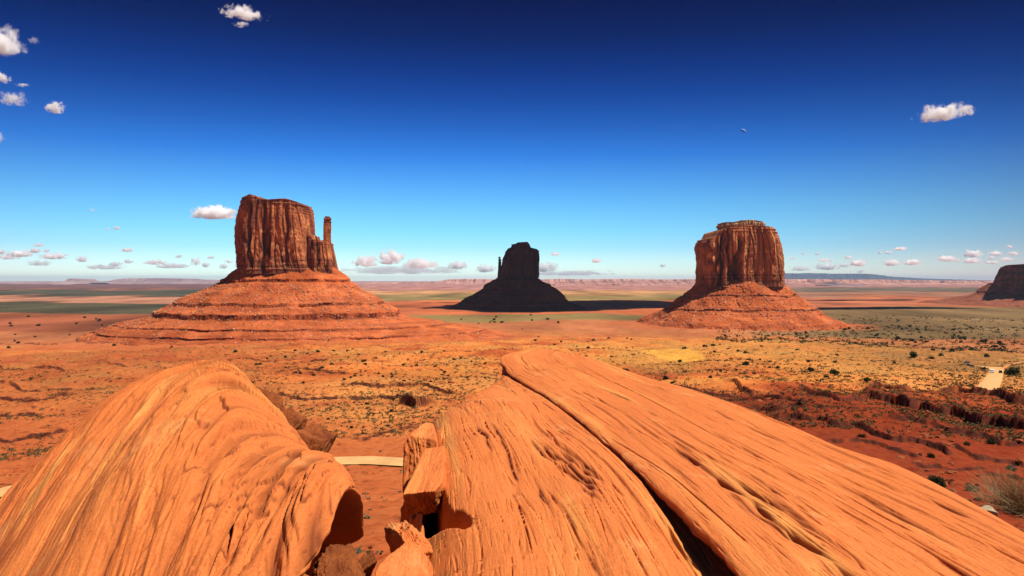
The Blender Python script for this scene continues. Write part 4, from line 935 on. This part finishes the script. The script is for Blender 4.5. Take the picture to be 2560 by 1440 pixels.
def zone(n, box, wr, lab, grp, seed, dens=None):
    r_ = random.Random(seed); c = 0; tries = 0
    while c < n and tries < 4000:
        tries += 1
        px = r_.uniform(box[0], box[1]); py = r_.uniform(box[2], box[3])
        if 1245 < px < 2400 and py > 880 + max(0, px - 1340) * 0.30: continue
        if 60 < px < 640 and py > 890: continue
        x, y = px2w(px, py); s = r_.uniform(*wr) / F * y / 2.0
        if float(n2(np.array([px / 60.0]), np.array([py / 18.0]), seed)[0]) < r_.uniform(-.5, .25): continue
        put_shrub(r_.randrange(5), x, y, s, lab, grp, z=gz(x, y)); c += 1
for n_, box, wr, lab, grp, sd in [
 (18, (640, 840, 862, 905), (7, 12), 'small dark shrub on the orange flats at the foot of the tallest butte apron', 'shrubs at the apron foot', 1),
 (20, (640, 860, 905, 960), (7, 13), 'small dark shrub on the orange flats just right of the left boulder top', 'shrubs right of the left boulder top', 11),
 (12, (860, 1060, 868, 905), (7, 12), 'small dark shrub far out on the orange flats between the two foreground rocks', 'far shrubs between the rocks', 12),
 (14, (860, 1060, 905, 960), (8, 13), 'dark shrub nearer on the orange flats between the two foreground rocks', 'nearer shrubs between the rocks', 13),
 (14, (1060, 1250, 865, 945), (8, 14), 'dark shrub on the flats close left of the striped outcrop crest', 'shrubs left of the outcrop crest', 14),
 (14, (1300, 1580, 838, 868), (6, 10), 'small shrub on the sand behind the striped outcrop crest', 'shrubs behind the outcrop crest', 2),
 (10, (1440, 1600, 872, 915), (8, 13), 'shrub between the outcrop crest and the golden sand patch', 'shrubs before the golden sand', 21),
 (12, (1780, 1960, 838, 872), (6, 11), 'small shrub on the yellowish ground below the broad butte', 'shrubs below the broad butte', 22),
 (16, (1780, 1960, 872, 930), (8, 13), 'dark shrub on the sandy rise right of the golden sand patch', 'shrubs right of the golden sand', 23),
 (16, (1960, 2200, 820, 865), (8, 13), 'dark shrub on the scrubby plain right of the broad butte foot', 'shrubs right of the broad butte foot', 3),
 (18, (1960, 2240, 865, 925), (9, 15), 'dark shrub on the orange ground above the dark red slope', 'shrubs above the dark red slope', 31),
 (18, (2240, 2570, 815, 850), (8, 13), 'dark shrub on the green plain below the mesa', 'shrubs on the green plain', 32),
 (22, (2240, 2570, 850, 898), (9, 17), 'dark shrub just beyond the turnout with parked cars', 'shrubs beyond the turnout', 33),
 (12, (0, 300, 790, 835), (7, 12), 'dark shrub on the red ground near the left picture edge, below the green band', 'shrubs below the left green band', 4),
 (14, (0, 620, 835, 882), (8, 14), 'dark shrub on the red ground between the left boulder and the butte apron', 'shrubs before the butte apron', 41),
 (16, (1150, 1400, 790, 830), (6, 12), 'dark shrub in the green strip in front of the shaded butte', 'shrubs in the green strip', 5),
 (14, (640, 1010, 960, 1120), (8, 14), 'olive shrub on the red slope beyond the dirt road', 'shrubs beyond the dirt road', 6)]:
    zone(n_, box, wr, lab, grp, sd)
# sage on the near slope at the right
protos = [make_juniper(s, 1.0, 0.8, 1500, 0.10, GREYSAGE) for s in (11, 12, 13)]
for p in protos: p.name = 'sagebrush'
_first = set()
SG = [(2345, 1234, 62, 'dark rounded bush at the edge of the striped outcrop'), (2435, 1240, 44, 'grey-green sage clump in the middle of the dark red slope'), (2380, 1252, 24, 'small sage tucked below the dark rounded bush'), (2330, 1145, 28, 'twin-headed sage by the broken ledge on the dark slope'),
      (2423, 1216, 16, 'tiny sage tuft above the grey-green clump, left'), (2446, 1218, 20, 'tiny sage tuft above the grey-green clump, right'), (2426, 1272, 22, 'sage tuft left of the cream stone'), (2448, 1268, 22, 'sage tuft touching the cream stone'), (2302, 1148, 14, 'sage speck high on the dark slope near the rock edge'),
      (2420, 1118, 26, 'dark bush below the long ledge'), (2155, 1100, 32, 'dark bush under the ledge above the outcrop'), (2226, 1090, 18, 'olive bush right of the dark bush under the ledge'), (2480, 1108, 34, 'wide dark bush far right under the ledge'), (2530, 1175, 40, 'grey bush behind the dry twiggy bush'), (2070, 1062, 14, 'grey tuft just over the first ledge'), (2448, 1198, 14, 'pale sage dot centred on the dark slope')]
for i, (px, py, w, lab) in enumerate(SG):
    x, y = px2w(px, py); s = w / F * y / 2.0; o = put_shrub(i, x, y, s, lab, 'sage clumps on the dark red slope')
    if i in (0, 9, 10, 12):
        for c in o.children:
            if c.name.startswith('foliage'): c.data = c.data.copy(); c.data.materials[0] = JUNIPER

# dry twiggy bush at the right
bx, by = px2w(2548, 1296); bzv = gz(bx, by)
db = empty('dry_bush', (bx, by, bzv)); tag(db, 'large straw-coloured bush of bare arching twigs at the right edge', 'shrub')
r_ = random.Random(3); segs = []; sc_ = by / F * 120
for k in range(330):
    a = r_.uniform(0, 6.28); t = r_.uniform(0.1, 1.25); l = sc_ * r_.uniform(0.45, 1.05)
    p = Vector((0.15 * sc_ * r_.uniform(-1, 1), 0.15 * sc_ * r_.uniform(-1, 1), 0)); d = Vector((math.sin(t) * math.cos(a) - 0.35, math.sin(t) * math.sin(a), math.cos(t))).normalized()
    pl = [(p.copy(), 0.020)]
    for j in range(5):
        p = p + d * l / 5; d = (d + Vector((r_.uniform(-.16, .16), r_.uniform(-.16, .16), -0.05 + r_.uniform(-.1, .14)))).normalized(); pl.append((p.copy(), 0.018 * (1 - j / 6)))
        if j in (2, 3): 
            e = (d + Vector((r_.uniform(-.8, .8), r_.uniform(-.8, .8), r_.uniform(-.2, .6)))).normalized(); segs.append([(p.copy(), 0.012), (p + e * l * 0.22, 0.009), (p + e * l * 0.38 + Vector((0, 0, .03)), 0.003)])
    segs.append(pl)
branch_mesh('twigs', DRYTWIG, segs, db, 3)
lf = leaf_mesh('leaves', 2600, 0.8 * sc_, 0.62 * sc_, 0.06, 77, clumps=14, mat=SAGE); lf.parent = db

# scrub: uncountable tufts as one object
def scrub(name, n, rlo, rhi, tlo, thi, size, mat, seed, label, thr=-0.1, dens_t=None):
    r_ = np.random.RandomState(seed); m_ = n * 3
    u = r_.rand(m_); r = 1.0 / (1.0 / rlo + (1.0 / rhi - 1.0 / rlo) * u); t = r_.uniform(tlo, thi, m_)
    y = r / np.sqrt(1 + t * t); x = t * y
    dn = fb2(x / 45.0, y / 60.0, 3, seed) + 0.45 * r_.normal(size=m_) + (0.6 * (t - 0.1) if dens_t else 0)
    dune = np.hypot((x / y - 0.213) / 0.050 + 0.55 * (y - 700) / 260, (y - 700) / 260) < 0.85
    keep = (dn > thr) & ~dune
    for P, w in ROADS:
        for i in range(0, len(P), 2): keep &= np.hypot(x - P[i, 0], y - P[i, 1]) > w * 0.62
    x, y, r = x[keep][:n], y[keep][:n], r[keep][:n]; z = terrain_z(x, y); N = len(x); K = 9
    s = size * (0.45 + 1.1 * r_.rand(N) ** 2) * np.interp(r, [60, 400, 1400], [0.55, 1.0, 1.7])
    c = np.stack([x, y, z], 1)[:, None, :] + (r_.normal(size=(N, K, 3)) * np.array([.42, .42, .2]) + np.array([0, 0, .28])) * s[:, None, None]
    a = r_.normal(size=(N, K, 3)); a[..., 2] = np.abs(a[..., 2]) + .3; a /= np.linalg.norm(a, axis=2)[..., None]; b = np.cross(a, r_.normal(size=(N, K, 3))); b /= np.linalg.norm(b, axis=2)[..., None]
    L = s[:, None, None] * 0.5
    V = np.stack([c - b * L * .6 - a * L * .4, c + b * L * .6 - a * L * .4, c + a * L * .8], 2).reshape(-1, 3)
    o = mesh_np(name, V, np.arange(len(V)).reshape(-1, 3), mat, None, False, n=3); tag(o, label, kind='stuff')
    return o
scrub('scrub', 26000, 190, 1500, -0.75, 0.75, 0.72, SAGE, 5, 'olive desert scrub scattered over the valley floor', -0.05, True)
scrub('scrub', 2600, 330, 1300, -0.72, 0.75, 1.0, JUNIPER, 6, 'small dark desert scrub scattered over the valley floor', 0.25, True)
scrub('scrub', 2600, 1350, 3000, 0.28, 0.75, 2.2, JUNIPER, 9, 'dark desert scrub speckling the far green plain at the right', 0.1)
scrub('scrub', 700, 26, 190, -0.4, 0.75, 0.7, GREYSAGE, 8, 'grey scrub on the nearer red slopes', 0.35)

# stones lying on the near slopes
def stones(name, n, rlo, rhi, tlo, thi, size, mat, seed, label, thr=0.0):
    r_ = np.random.RandomState(seed); m_ = n * 4
    u = r_.rand(m_); r = 1.0 / (1.0 / rlo + (1.0 / rhi - 1.0 / rlo) * u); t = r_.uniform(tlo, thi, m_); y = r / np.sqrt(1 + t * t); x = t * y
    keep = (fb2(x / (0.08 * r), y / (0.10 * r), 3, seed) > thr)
    for P, w in ROADS:
        for i in range(0, len(P), 2): keep &= np.hypot(x - P[i, 0], y - P[i, 1]) > w * 0.6
    x, y, r = x[keep][:n], y[keep][:n], r[keep][:n]; z = terrain_z(x, y)
    pts = np.stack([x, y, z], 1)
    tt = np.array([[1, 0, 0], [-1, 0, 0], [0, 1, 0], [0, -1, 0], [0, 0, 1], [0, 0, -1], [.6, .6, .5], [-.6, .6, .5], [-.6, -.6, .5], [.6, -.6, .5]], float)
    ff = np.array([[0, 6, 9], [6, 4, 9], [6, 2, 7], [6, 7, 4], [7, 1, 8], [7, 8, 4], [8, 3, 9], [8, 9, 4], [0, 2, 6], [2, 1, 7], [1, 3, 8], [3, 0, 9], [2, 0, 5], [1, 2, 5], [3, 1, 5], [0, 3, 5]])
    N = len(pts); s = size * (0.3 + 1.9 * r_.rand(N) ** 4) * np.interp(r, [25, 150, 900], [0.45, 1.0, 2.4])
    sc = s[:, None, None] * (np.array([1, 1, .6]) * (0.6 + 0.8 * r_.rand(N, 1, 3)))
    V = (tt[None] + 0.16 * r_.normal(size=(N, 10, 3))) * sc; a = r_.rand(N) * 6.28; ca, sa = np.cos(a)[:, None], np.sin(a)[:, None]
    V = np.stack([V[..., 0] * ca - V[..., 1] * sa, V[..., 0] * sa + V[..., 1] * ca, V[..., 2]], 2) + pts[:, None, :]
    Fc = ff[None] + 10 * np.arange(N)[:, None, None]
    o = mesh_np(name, V.reshape(-1, 3), Fc.reshape(-1, 3), mat, None, False, n=3); tag(o, label, kind='stuff')
stones('rubble', 5200, 26, 300, 0.12, 0.75, 0.42, REDROCK, 15, 'broken red stones strewn over the dark slope at the right', -0.05)
stones('rubble', 5000, 45, 800, -0.75, 0.12, 0.5, REDROCK, 16, 'broken red stones strewn over the valley slopes', 0.1)

# ------------------------------------------------------------------ vehicles
GLASS = mat_plain('dark_glass', (0.02, 0.025, 0.03), 0.1, 0.1, 2, 0.5); TYRE = mat_plain('tyre_rubber', (0.02, 0.02, 0.02), 0.8); CHROME = mat_plain('lamp_glass', (0.7, 0.7, 0.68), 0.2, 0.05, 2, 0.6)
def paint(name, c):
    return mat_plain(name, c, 0.3, 0.04, 2, 0.5)
def prism(name, pts, w, mat, parent, inset=0.0, bevel=0.05):
    """side outline (y, z) extruded across x, upper part narrowed by inset"""
    import bmesh
    bm = bmesh.new(); zs = [p[1] for p in pts]; z1 = max(zs); z0 = min(zs); S_ = []
    for sgn in (-1, 1):
        S_.append([bm.verts.new((sgn * (w / 2 - inset * max(0, (z - z0) / (z1 - z0 + 1e-6))), y, z)) for y, z in pts])
    bm.faces.new(S_[0]); bm.faces.new(S_[1][::-1])
    for i in range(len(pts)):
        j = (i + 1) % len(pts); bm.faces.new((S_[0][i], S_[1][i], S_[1][j], S_[0][j])[::-1])
    bmesh.ops.recalc_face_normals(bm, faces=bm.faces)
    if bevel: bmesh.ops.bevel(bm, geom=list(bm.edges), offset=bevel, segments=2, affect='EDGES')
    me = bpy.data.meshes.new(name); bm.to_mesh(me); bm.free(); me.materials.append(mat)
    o = bpy.data.objects.new(name, me); col.objects.link(o); o.parent = parent; return o
def make_car(loc, rz, mat, label, kind='suv', cat='car', group=None, name='car'):
    e = empty(name, loc, rz); tag(e, label, cat, group)
    if kind == 'van':
        b = [(-2.6, .4), (2.6, .4), (2.65, 1.0), (2.3, 1.35), (1.75, 2.15), (-2.55, 2.2), (-2.65, 1.2)]; g_ = [(-2.3, 1.35), (2.12, 1.35), (1.68, 2.02), (-2.3, 2.05)]; w, h = 2.0, .36
    elif kind == 'sedan':
        b = [(-2.2, .35), (2.2, .35), (2.28, .8), (1.2, .98), (-1.5, 1.0), (-2.25, .95)]; g_ = [(-1.5, .95), (1.1, .95), (.45, 1.42), (-.95, 1.42)]; w, h = 1.78, .32
    else:
        b = [(-2.3, .42), (2.3, .42), (2.35, 1.0), (1.15, 1.15), (-2.25, 1.18)]; g_ = [(-2.15, 1.12), (1.1, 1.12), (.55, 1.75), (-1.95, 1.75)]; w, h = 1.9, .37
    prism('body', b, w, mat, e, 0.06)
    if kind == 'van':
        prism('window', [(p[0], p[1]) for p in g_], w + .02, GLASS, e, 0.08, 0.02); prism('windscreen', [(1.80, 1.40), (2.32, 1.36), (1.80, 2.06)], w - .3, GLASS, e, 0.05, 0.0)
    else:
        cb = prism('window', g_, w - .14, GLASS, e, 0.16, 0.03); t0 = max(z for _, z in g_)
        prism('roof', [(g_[3][0] + .02, t0 - .02), (g_[2][0] - .02, t0 - .02), (g_[2][0] - .12, t0 + .05), (g_[3][0] + .08, t0 + .05)], w - .42, mat, e, 0.03, 0.01)
    for sx in (-1, 1):
        for sy in (-1, 1):
            segs = [[((sx * (w / 2 - .22), sy * 1.42, h), h), ((sx * (w / 2 + .01), sy * 1.42, h), h), ((sx * (w / 2 + .012), sy * 1.42, h), h * .5), ((sx * (w / 2 + .005), sy * 1.42, h), .01)]]
            branch_mesh('wheel', TYRE, segs, e, 18)
        o = prism('headlight', [(-.05, -.09), (.05, -.09), (.05, .09), (-.05, .09)], .34, CHROME, e, 0, .01); o.location = (sx * (w / 2 - .3), (b[2][0]) - .0, .78)
    return e
WHITE, BLACK_, SILVER, TAN = paint('white_paint', (.8, .8, .8)), paint('black_paint', (.02, .02, .024)), paint('silver_paint', (.5, .52, .55)), paint('grey_paint', (.12, .13, .15))
def road_spot(k, px, py, off):
    x, y = px2w(px, py); P, w = ROADS[k]; i = int(np.argmin((P[:, 0] - x) ** 2 + (P[:, 1] - y) ** 2)); T = P[min(i + 1, len(P) - 1)] - P[max(i - 1, 0)]; T = T / np.hypot(*T)
    N_ = np.array([T[1], -T[0]]); q = P[i] + N_ * off; z = float(base_z(np.array([P[i, 0]]), np.array([P[i, 1]]))[0]) + 0.10
    return (q[0], q[1], z), math.atan2(-T[0], T[1])
l, a = road_spot(1, 2488, 934, -1.9); make_car(l, a + math.pi, WHITE, 'white van driving down the pale dirt road at the right', 'van', 'van', name='van')
l, a = road_spot(1, 2500, 934, 2.4); make_car(l, a, BLACK_, 'dark car beside the white van on the dirt road', 'suv')
for i, (px, py, mt, kd, rz, lab) in enumerate([(2401, 918, WHITE, 'sedan', 1.2, 'white car parked on the turnout, left of the dark parked cars'), (2417, 912, TAN, 'suv', 1.5, 'upper dark car of the row parked on the turnout'), (2421, 916, BLACK_, 'sedan', 1.4, 'black car between two dark cars on the turnout'), (2427, 920, BLACK_, 'suv', 1.3, 'lowest dark car of the row parked on the turnout')]):
    x, y = px2w(px, py); make_car((x, y, gz(x, y) + .02), rz, mt, lab, kd, group='cars parked on the turnout')
for i, (px, py, lab) in enumerate([(2460, 799, 'white vehicle on the far dirt track, left of another'), (2472, 800, 'second pale vehicle on the far dirt track')]):
    x, y = px2w(px, py); make_car((x, y, gz(x, y) + .3), 1.5, [WHITE, SILVER][i], lab, 'van', 'van', name='van')

# ------------------------------------------------------------------ moon
mo = bpy.data.meshes.new('moon'); import bmesh
bm = bmesh.new(); bmesh.ops.create_icosphere(bm, subdivisions=5, radius=1.0); bmesh.ops.delete(bm, geom=[v_ for v_ in bm.verts if v_.co.dot(S) < 0.28], context='VERTS'); bm.to_mesh(mo); bm.free()
for p_ in mo.polygons: p_.use_smooth = True
moon = bpy.data.objects.new('moon', mo); col.objects.link(moon)
mm = M('moon_rock', 1.0, 0.0); mm.base(mm.ramp(mm.noise(mm.n('ShaderNodeTexCoord').outputs['Object'], 2.2, 4, .6), [(0.35, (0.09, 0.20, 0.46)), (0.65, (0.20, 0.30, 0.66))])); mo.materials.append(mm.m)
MD = 300000.0; moon.location = ((1855 - 1280) / F * MD, MD, (HY - 331) / F * MD); moon.scale = [8.2 / F * MD] * 3
tag(moon, 'pale half moon in the deep blue sky above the broad butte', 'moon')

# ------------------------------------------------------------------ clouds
def mat_cloud():
    m = bpy.data.materials.new('cloud_vapour'); m.use_nodes = True; t = m.node_tree; t.nodes.clear()
    out = t.nodes.new('ShaderNodeOutputMaterial'); v = t.nodes.new('ShaderNodeVolumePrincipled')
    v.inputs['Color'].default_value = (1, 1, 1, 1); v.inputs['Anisotropy'].default_value = 0.0
    tcn = t.nodes.new('ShaderNodeTexCoord'); oi = t.nodes.new('ShaderNodeObjectInfo')
    attr = t.nodes.new('ShaderNodeAttribute'); attr.attribute_type = 'OBJECT'; attr.attribute_name = 'aspect'
    at2 = t.nodes.new('ShaderNodeAttribute'); at2.attribute_type = 'OBJECT'; at2.attribute_name = 'thickness'
    at3 = t.nodes.new('ShaderNodeAttribute'); at3.attribute_type = 'OBJECT'; at3.attribute_name = 'wispiness'
    mp = t.nodes.new('ShaderNodeVectorMath'); mp.operation = 'MULTIPLY'; t.links.new(tcn.outputs['Object'], mp.inputs[0]); t.links.new(attr.outputs['Vector'], mp.inputs[1])
    of = t.nodes.new('ShaderNodeVectorMath'); of.operation = 'ADD'; t.links.new(mp.outputs[0], of.inputs[0])
    rm = t.nodes.new('ShaderNodeMath'); rm.operation = 'MULTIPLY'; rm.inputs[1].default_value = 50; t.links.new(oi.outputs['Random'], rm.inputs[0])
    t.links.new(rm.outputs[0], of.inputs[1])
    n_ = t.nodes.new('ShaderNodeTexNoise'); n_.inputs['Scale'].default_value = 1.7; n_.inputs['Detail'].default_value = 7; n_.inputs['Roughness'].default_value = 0.6; n_.inputs['Distortion'].default_value = 0.35
    t.links.new(of.outputs[0], n_.inputs['Vector'])
    ln = t.nodes.new('ShaderNodeVectorMath'); ln.operation = 'LENGTH'; t.links.new(tcn.outputs['Object'], ln.inputs[0])
    def mth(op, a, b=None, c=None):
        o = t.nodes.new('ShaderNodeMath'); o.operation = op
        for i, q_ in enumerate((a, b, c)):
            if q_ is None: continue
            if isinstance(q_, bpy.types.NodeSocket): t.links.new(q_, o.inputs[i])
            else: o.inputs[i].default_value = q_
        return o.outputs[0]
    # body = noise - radial falloff
    rad_ = mth('MULTIPLY', mth('POWER', ln.outputs['Value'], 1.25), 0.95)
    body = mth('SUBTRACT', mth('SUBTRACT', mth('ADD', mth('MULTIPLY', mth('SUBTRACT', n_.outputs[0], 0.5), 2.6), 0.62), rad_), at3.outputs['Fac'])
    sharp = t.nodes.new('ShaderNodeMapRange'); sharp.inputs['From Min'].default_value = 0.0; sharp.inputs['From Max'].default_value = 0.55
    t.links.new(body, sharp.inputs['Value'])
    den = mth('MULTIPLY', sharp.outputs[0], at2.outputs['Fac'])
    t.links.new(den, v.inputs['Density']); t.links.new(v.outputs[0], out.inputs['Volume'])
    return m
CLOUD = mat_cloud()
cm = bpy.data.meshes.new('cloud'); bm = bmesh.new(); bmesh.ops.create_icosphere(bm, subdivisions=3, radius=1.0)
for v_ in bm.verts:
    if v_.co.z < 0: v_.co.z *= 0.55
bm.to_mesh(cm); bm.free(); cm.materials.append(CLOUD)
HAZE_TOP = 430.0
def cloud(px, py, w, h, label, group=None, D=None, alt=2600.0, thick=1.0, wisp=0.1, rot=0.0, name='cloud'):
    tz = (HY - py) / F
    if D is None: D = min(alt / tz, 110000.0)
    c = bpy.data.objects.new(name, cm); col.objects.link(c)
    x = (px - 1280) / F * D; z = tz * D
    sx = w / F * D * 0.74; sz = h / F * D * 0.88; sy = max(sx * 0.6, sz)
    c.location = (x, D, z); c.scale = (sx, sy, sz); c.rotation_euler = (0, rot, 0)
    k = max(0.7, min(3.5, w / max(h, 1)))
    c['aspect'] = [1.15 * k ** 0.75, 1.0 * k ** .5, 1.0]; c['thickness'] = 10.0 * thick / sz; c['wispiness'] = wisp + .10
    tag(c, label, 'cloud'); 
    if group: c['group'] = group
    return c
cloud(608, 36, 100, 30, 'white streaky cloud near the top of the sky, highest of all', thick=.8, wisp=.10, rot=.12)
cloud(606, 64, 40, 14, 'faint wisp just below the highest cloud', thick=.2, wisp=.14)
cloud(4, 112, 92, 66, 'thick white cloud cut by the left edge in the dark upper sky', thick=1.0, wisp=.03)
cloud(88, 103, 34, 18, 'barely visible wisp right of the thick cloud at the left edge', thick=.12, wisp=.16)
cloud(4, 196, 52, 22, 'small white cloud cut by the left edge below the thick one', thick=.6, wisp=.08, rot=.3)
cloud(60, 214, 34, 8, 'thin faint cloud streak near the left edge', thick=.15, wisp=.14)
cloud(35, 250, 74, 32, 'ragged translucent arching cloud near the left edge', thick=.4, wisp=.11)
cloud(141, 271, 50, 28, 'small white peaked cloud at the left of the sky', thick=.9, wisp=.09)
cloud(0, 345, 16, 26, 'sliver of cloud on the left edge above the horizon clouds', thick=.4, wisp=.1)
cloud(536, 534, 116, 30, 'bright white flat-bottomed triangular cloud left of the tallest butte', thick=1.6, wisp=.05)
cloud(2352, 285, 108, 38, 'white lumpy cloud at the right of the deep blue sky', thick=1.0, wisp=.07, rot=-.1)
cloud(2413, 274, 50, 24, 'wispy hook of cloud off the lumpy right-hand cloud', thick=.4, wisp=.11, rot=.4)
LG = [(293, 570, 18, 9, .6), (270, 573, 12, 6, .3), (232, 526, 14, 6, .3), (97, 613, 30, 8, .5), (89, 627, 32, 11, .9), (117, 627, 18, 8, .6), (50, 635, 66, 15, 1.0), (4, 630, 26, 12, .7), (135, 641, 70, 15, .8), (205, 648, 34, 15, .6), (100, 658, 60, 14, .3), (20, 643, 60, 12, .5),
      (318, 625, 30, 10, .8), (321, 654, 26, 10, .6), (290, 660, 36, 10, .5), (390, 656, 60, 12, .6), (447, 641, 20, 9, .5), (490, 655, 26, 20, .5), (527, 644, 22, 8, .5), (515, 663, 26, 12, .6), (572, 654, 24, 9, .5), (560, 666, 24, 12, .5), (597, 663, 24, 12, .5), (430, 665, 90, 12, .35), (260, 668, 90, 12, .3)]
LGL = {(293, 570): 'small oval cloud high left of the triangular cloud', (270, 573): 'faint fleck of cloud beside the small oval cloud', (232, 526): 'tiny lone cloud speck, highest of those left of the tallest butte', (318, 625): 'lone little lens-shaped cloud above the lilac mesa',
       (97, 613): 'thin cloud topping the stack of small clouds at far left', (89, 627): 'bright little cloud second from top of the far-left stack', (117, 627): 'puff beside the second cloud of the far-left stack', (50, 635): 'long white cloud of the far-left row, left half', (135, 641): 'long white cloud of the far-left row, right half',
       (4, 630): 'cloud scrap on the left edge in the low cloud row', (447, 641): 'small high puff midway between lilac mesa and tallest butte', (527, 644): 'small high puff just left of the tallest butte slope', (430, 665): 'wide faint cloud veil above the lilac mesa', (260, 668): 'wide faint cloud veil left of the lilac mesa', (205, 648): 'ragged cloud tuft right of the far-left cloud row', (390, 656): 'long flat cloud right above the lilac mesa'}
for px, py, w, h, t in LG:
    lab = LGL.get((px, py)); cloud(px, py, w, h, lab or 'little white cloud in the lowest row left of the tallest butte', 'low clouds left of the tallest butte', alt=1700, thick=t, wisp=.08)
for px, py, w, h, t, lab in [(975, 645, 70, 34, 1.2, 'tallest white puff of the pale cloud bank between the buttes'), (915, 655, 70, 26, .8, 'white puff at the left of the pale cloud bank beside the tallest butte'), (1050, 660, 90, 24, .7, 'pale middle stretch of the cloud bank between the buttes'),
        (1145, 664, 50, 20, .7, 'white puff at the right end of the pale cloud bank'), (1213, 672, 50, 20, .7, 'pale cloud just left of the shaded butte'), (1000, 676, 300, 20, .10, 'long milky veil along the horizon between the buttes'),
        (1362, 669, 64, 24, .7, 'pale cloud just right of the shaded butte'), (1388, 635, 26, 8, .7, 'tiny white cloud high to the right of the shaded butte'), (1491, 652, 30, 10, .6, 'small cloud midway between shaded butte and broad butte'), (1656, 664, 18, 8, .5, 'speck of cloud left of the broad butte'), (1420, 684, 220, 12, .10, 'thin veil along the horizon right of the shaded butte')]:
    cloud(px, py, w, h, lab, alt=1700, thick=t, wisp=.04)
RG = [(2008, 634, 14, 5, .4), (2043, 634, 10, 8, .7), (1980, 646, 14, 6, .4), (2057, 650, 26, 8, .8), (2077, 651, 10, 6, .7), (2068, 667, 60, 16, .6), (2000, 672, 50, 12, .3), (2121, 644, 20, 8, .9), (2145, 658, 46, 16, 1.), (2200, 631.5, 14, 6, .8), (2221, 631.5, 20, 6, .8), (2250, 622, 34, 8, .9), (2110, 664, 30, 9, .4),
      (2228, 657, 44, 16, 1.), (2280, 656, 42, 14, 1.), (2152, 679, 20, 8, .4), (2366, 647, 50, 14, .9), (2392, 650, 20, 8, .6), (2432, 635, 46, 17, 1.1), (2430, 652, 50, 13, .6), (2488, 634, 34, 10, .9), (2478, 644, 16, 8, .7), (2532, 634, 26, 9, .7), (2480, 656, 40, 7, .6), (2523, 617, 14, 8, .7), (2515, 648, 40, 9, .4)]
RGL = {(2250, 622): 'flat white cloud, highest of the group midway between broad butte and mesa', (2221, 631.5): 'small cloud at the lower left of the flat highest one', (2200, 631.5): 'tiny cloud, left of a pair below the flat highest one', (2228, 657): 'white heap cloud, left of two side by side before the mesa', (2280, 656): 'white heap cloud, right of two side by side before the mesa',
       (2145, 658): 'white heap cloud low over the red cliff line, left of the side-by-side pair', (2121, 644): 'little bright cloud right above the leftmost heap cloud', (2432, 635): 'tallest bright heap cloud above the mesa left end', (2366, 647): 'white cloud with a pointed top left of the mesa', (2488, 634): 'smooth white cloud above the mesa, right of the tallest heap', (2523, 617): 'tiny lone cloud high above the mesa',
       (2043, 634): 'tiny round bright cloud high right of the broad butte', (2008, 634): 'faint speck of cloud nearest the broad butte shoulder', (2068, 667): 'broad low cloud over the blue mountains', (2057, 650): 'small oval cloud above the broad low one', (2532, 634): 'white cloud near the right edge above the mesa'}
for px, py, w, h, t in RG:
    lab = RGL.get((px, py)); cloud(px, py, w, h, lab or 'faint small cloud scrap between the bright clouds right of the broad butte', 'low clouds right of the broad butte', alt=1700, thick=t, wisp=.04)

# big clouds overhead (above the frame) whose shadows lie on the plain
WC = mat_plain('thick_cloud', (0.85, 0.85, 0.87), 1.0, 0.03, 0.002, 0.0)
def overhead(gx, gy, rx, ry, seed, label, rz=0.0):
    ALT = 3000.0; k = (ALT + 128) / S.z
    th = np.linspace(0, 2 * np.pi, 160, endpoint=False)[None, :]; ph = np.linspace(-np.pi / 2, np.pi / 2, 60)[:, None]
    x = np.cos(ph) * np.cos(th); y = np.cos(ph) * np.sin(th); z = np.sin(ph) + 0 * th
    n_ = 1 + 0.35 * fb3(x * 1.4, y * 1.4, z * 1.4, 4, seed)
    ca, sa = math.cos(rz), math.sin(rz); X_, Y_ = x * n_ * rx, y * n_ * ry
    P = np.stack([X_ * ca - Y_ * sa, X_ * sa + Y_ * ca, np.where(z < 0, .2, 1) * z * n_ * 160], 2)
    o = grid('cloud', P, WC, wrap=True); o.location = (gx + S.x * k, gy + S.y * k, -128 + S.z * k); tag(o, label, 'cloud'); return o
overhead(60, 3480, 430, 470, 1, 'thick cloud overhead shading the middle butte')
overhead(640, 3950, 520, 620, 2, 'thick cloud overhead shading the plain left of the broad butte')
overhead(-260, 4250, 200, 90, 3, 'narrow cloud overhead shading the plain beside the middle butte')
overhead(1700, 3350, 420, 110, 4, 'narrow cloud overhead shading the green plain right of the broad butte')
overhead(2250, 4700, 330, 160, 5, 'small cloud overhead shading the red plain near the mesa')

# ------------------------------------------------------------------ haze
hm = bpy.data.materials.new('haze'); hm.use_nodes = True; t = hm.node_tree; t.nodes.clear()
o_ = t.nodes.new('ShaderNodeOutputMaterial'); v = t.nodes.new('ShaderNodeVolumePrincipled'); t.links.new(v.outputs[0], o_.inputs['Volume'])
v.inputs['Color'].default_value = (0.50, 0.72, 1.0, 1); v.inputs['Density'].default_value = 1.15e-5; v.inputs['Anisotropy'].default_value = 0.0
hb = bpy.data.meshes.new('haze'); bm = bmesh.new(); bmesh.ops.create_cube(bm, size=1.0); bm.to_mesh(hb); bm.free(); hb.materials.append(hm)
haze = bpy.data.objects.new('haze', hb); col.objects.link(haze)
haze.scale = (180000, 180000, HAZE_TOP + 190); haze.location = (0, 0, (HAZE_TOP - 190) / 2); tag(haze, 'thin blue air between the near rocks and the horizon', kind='stuff')
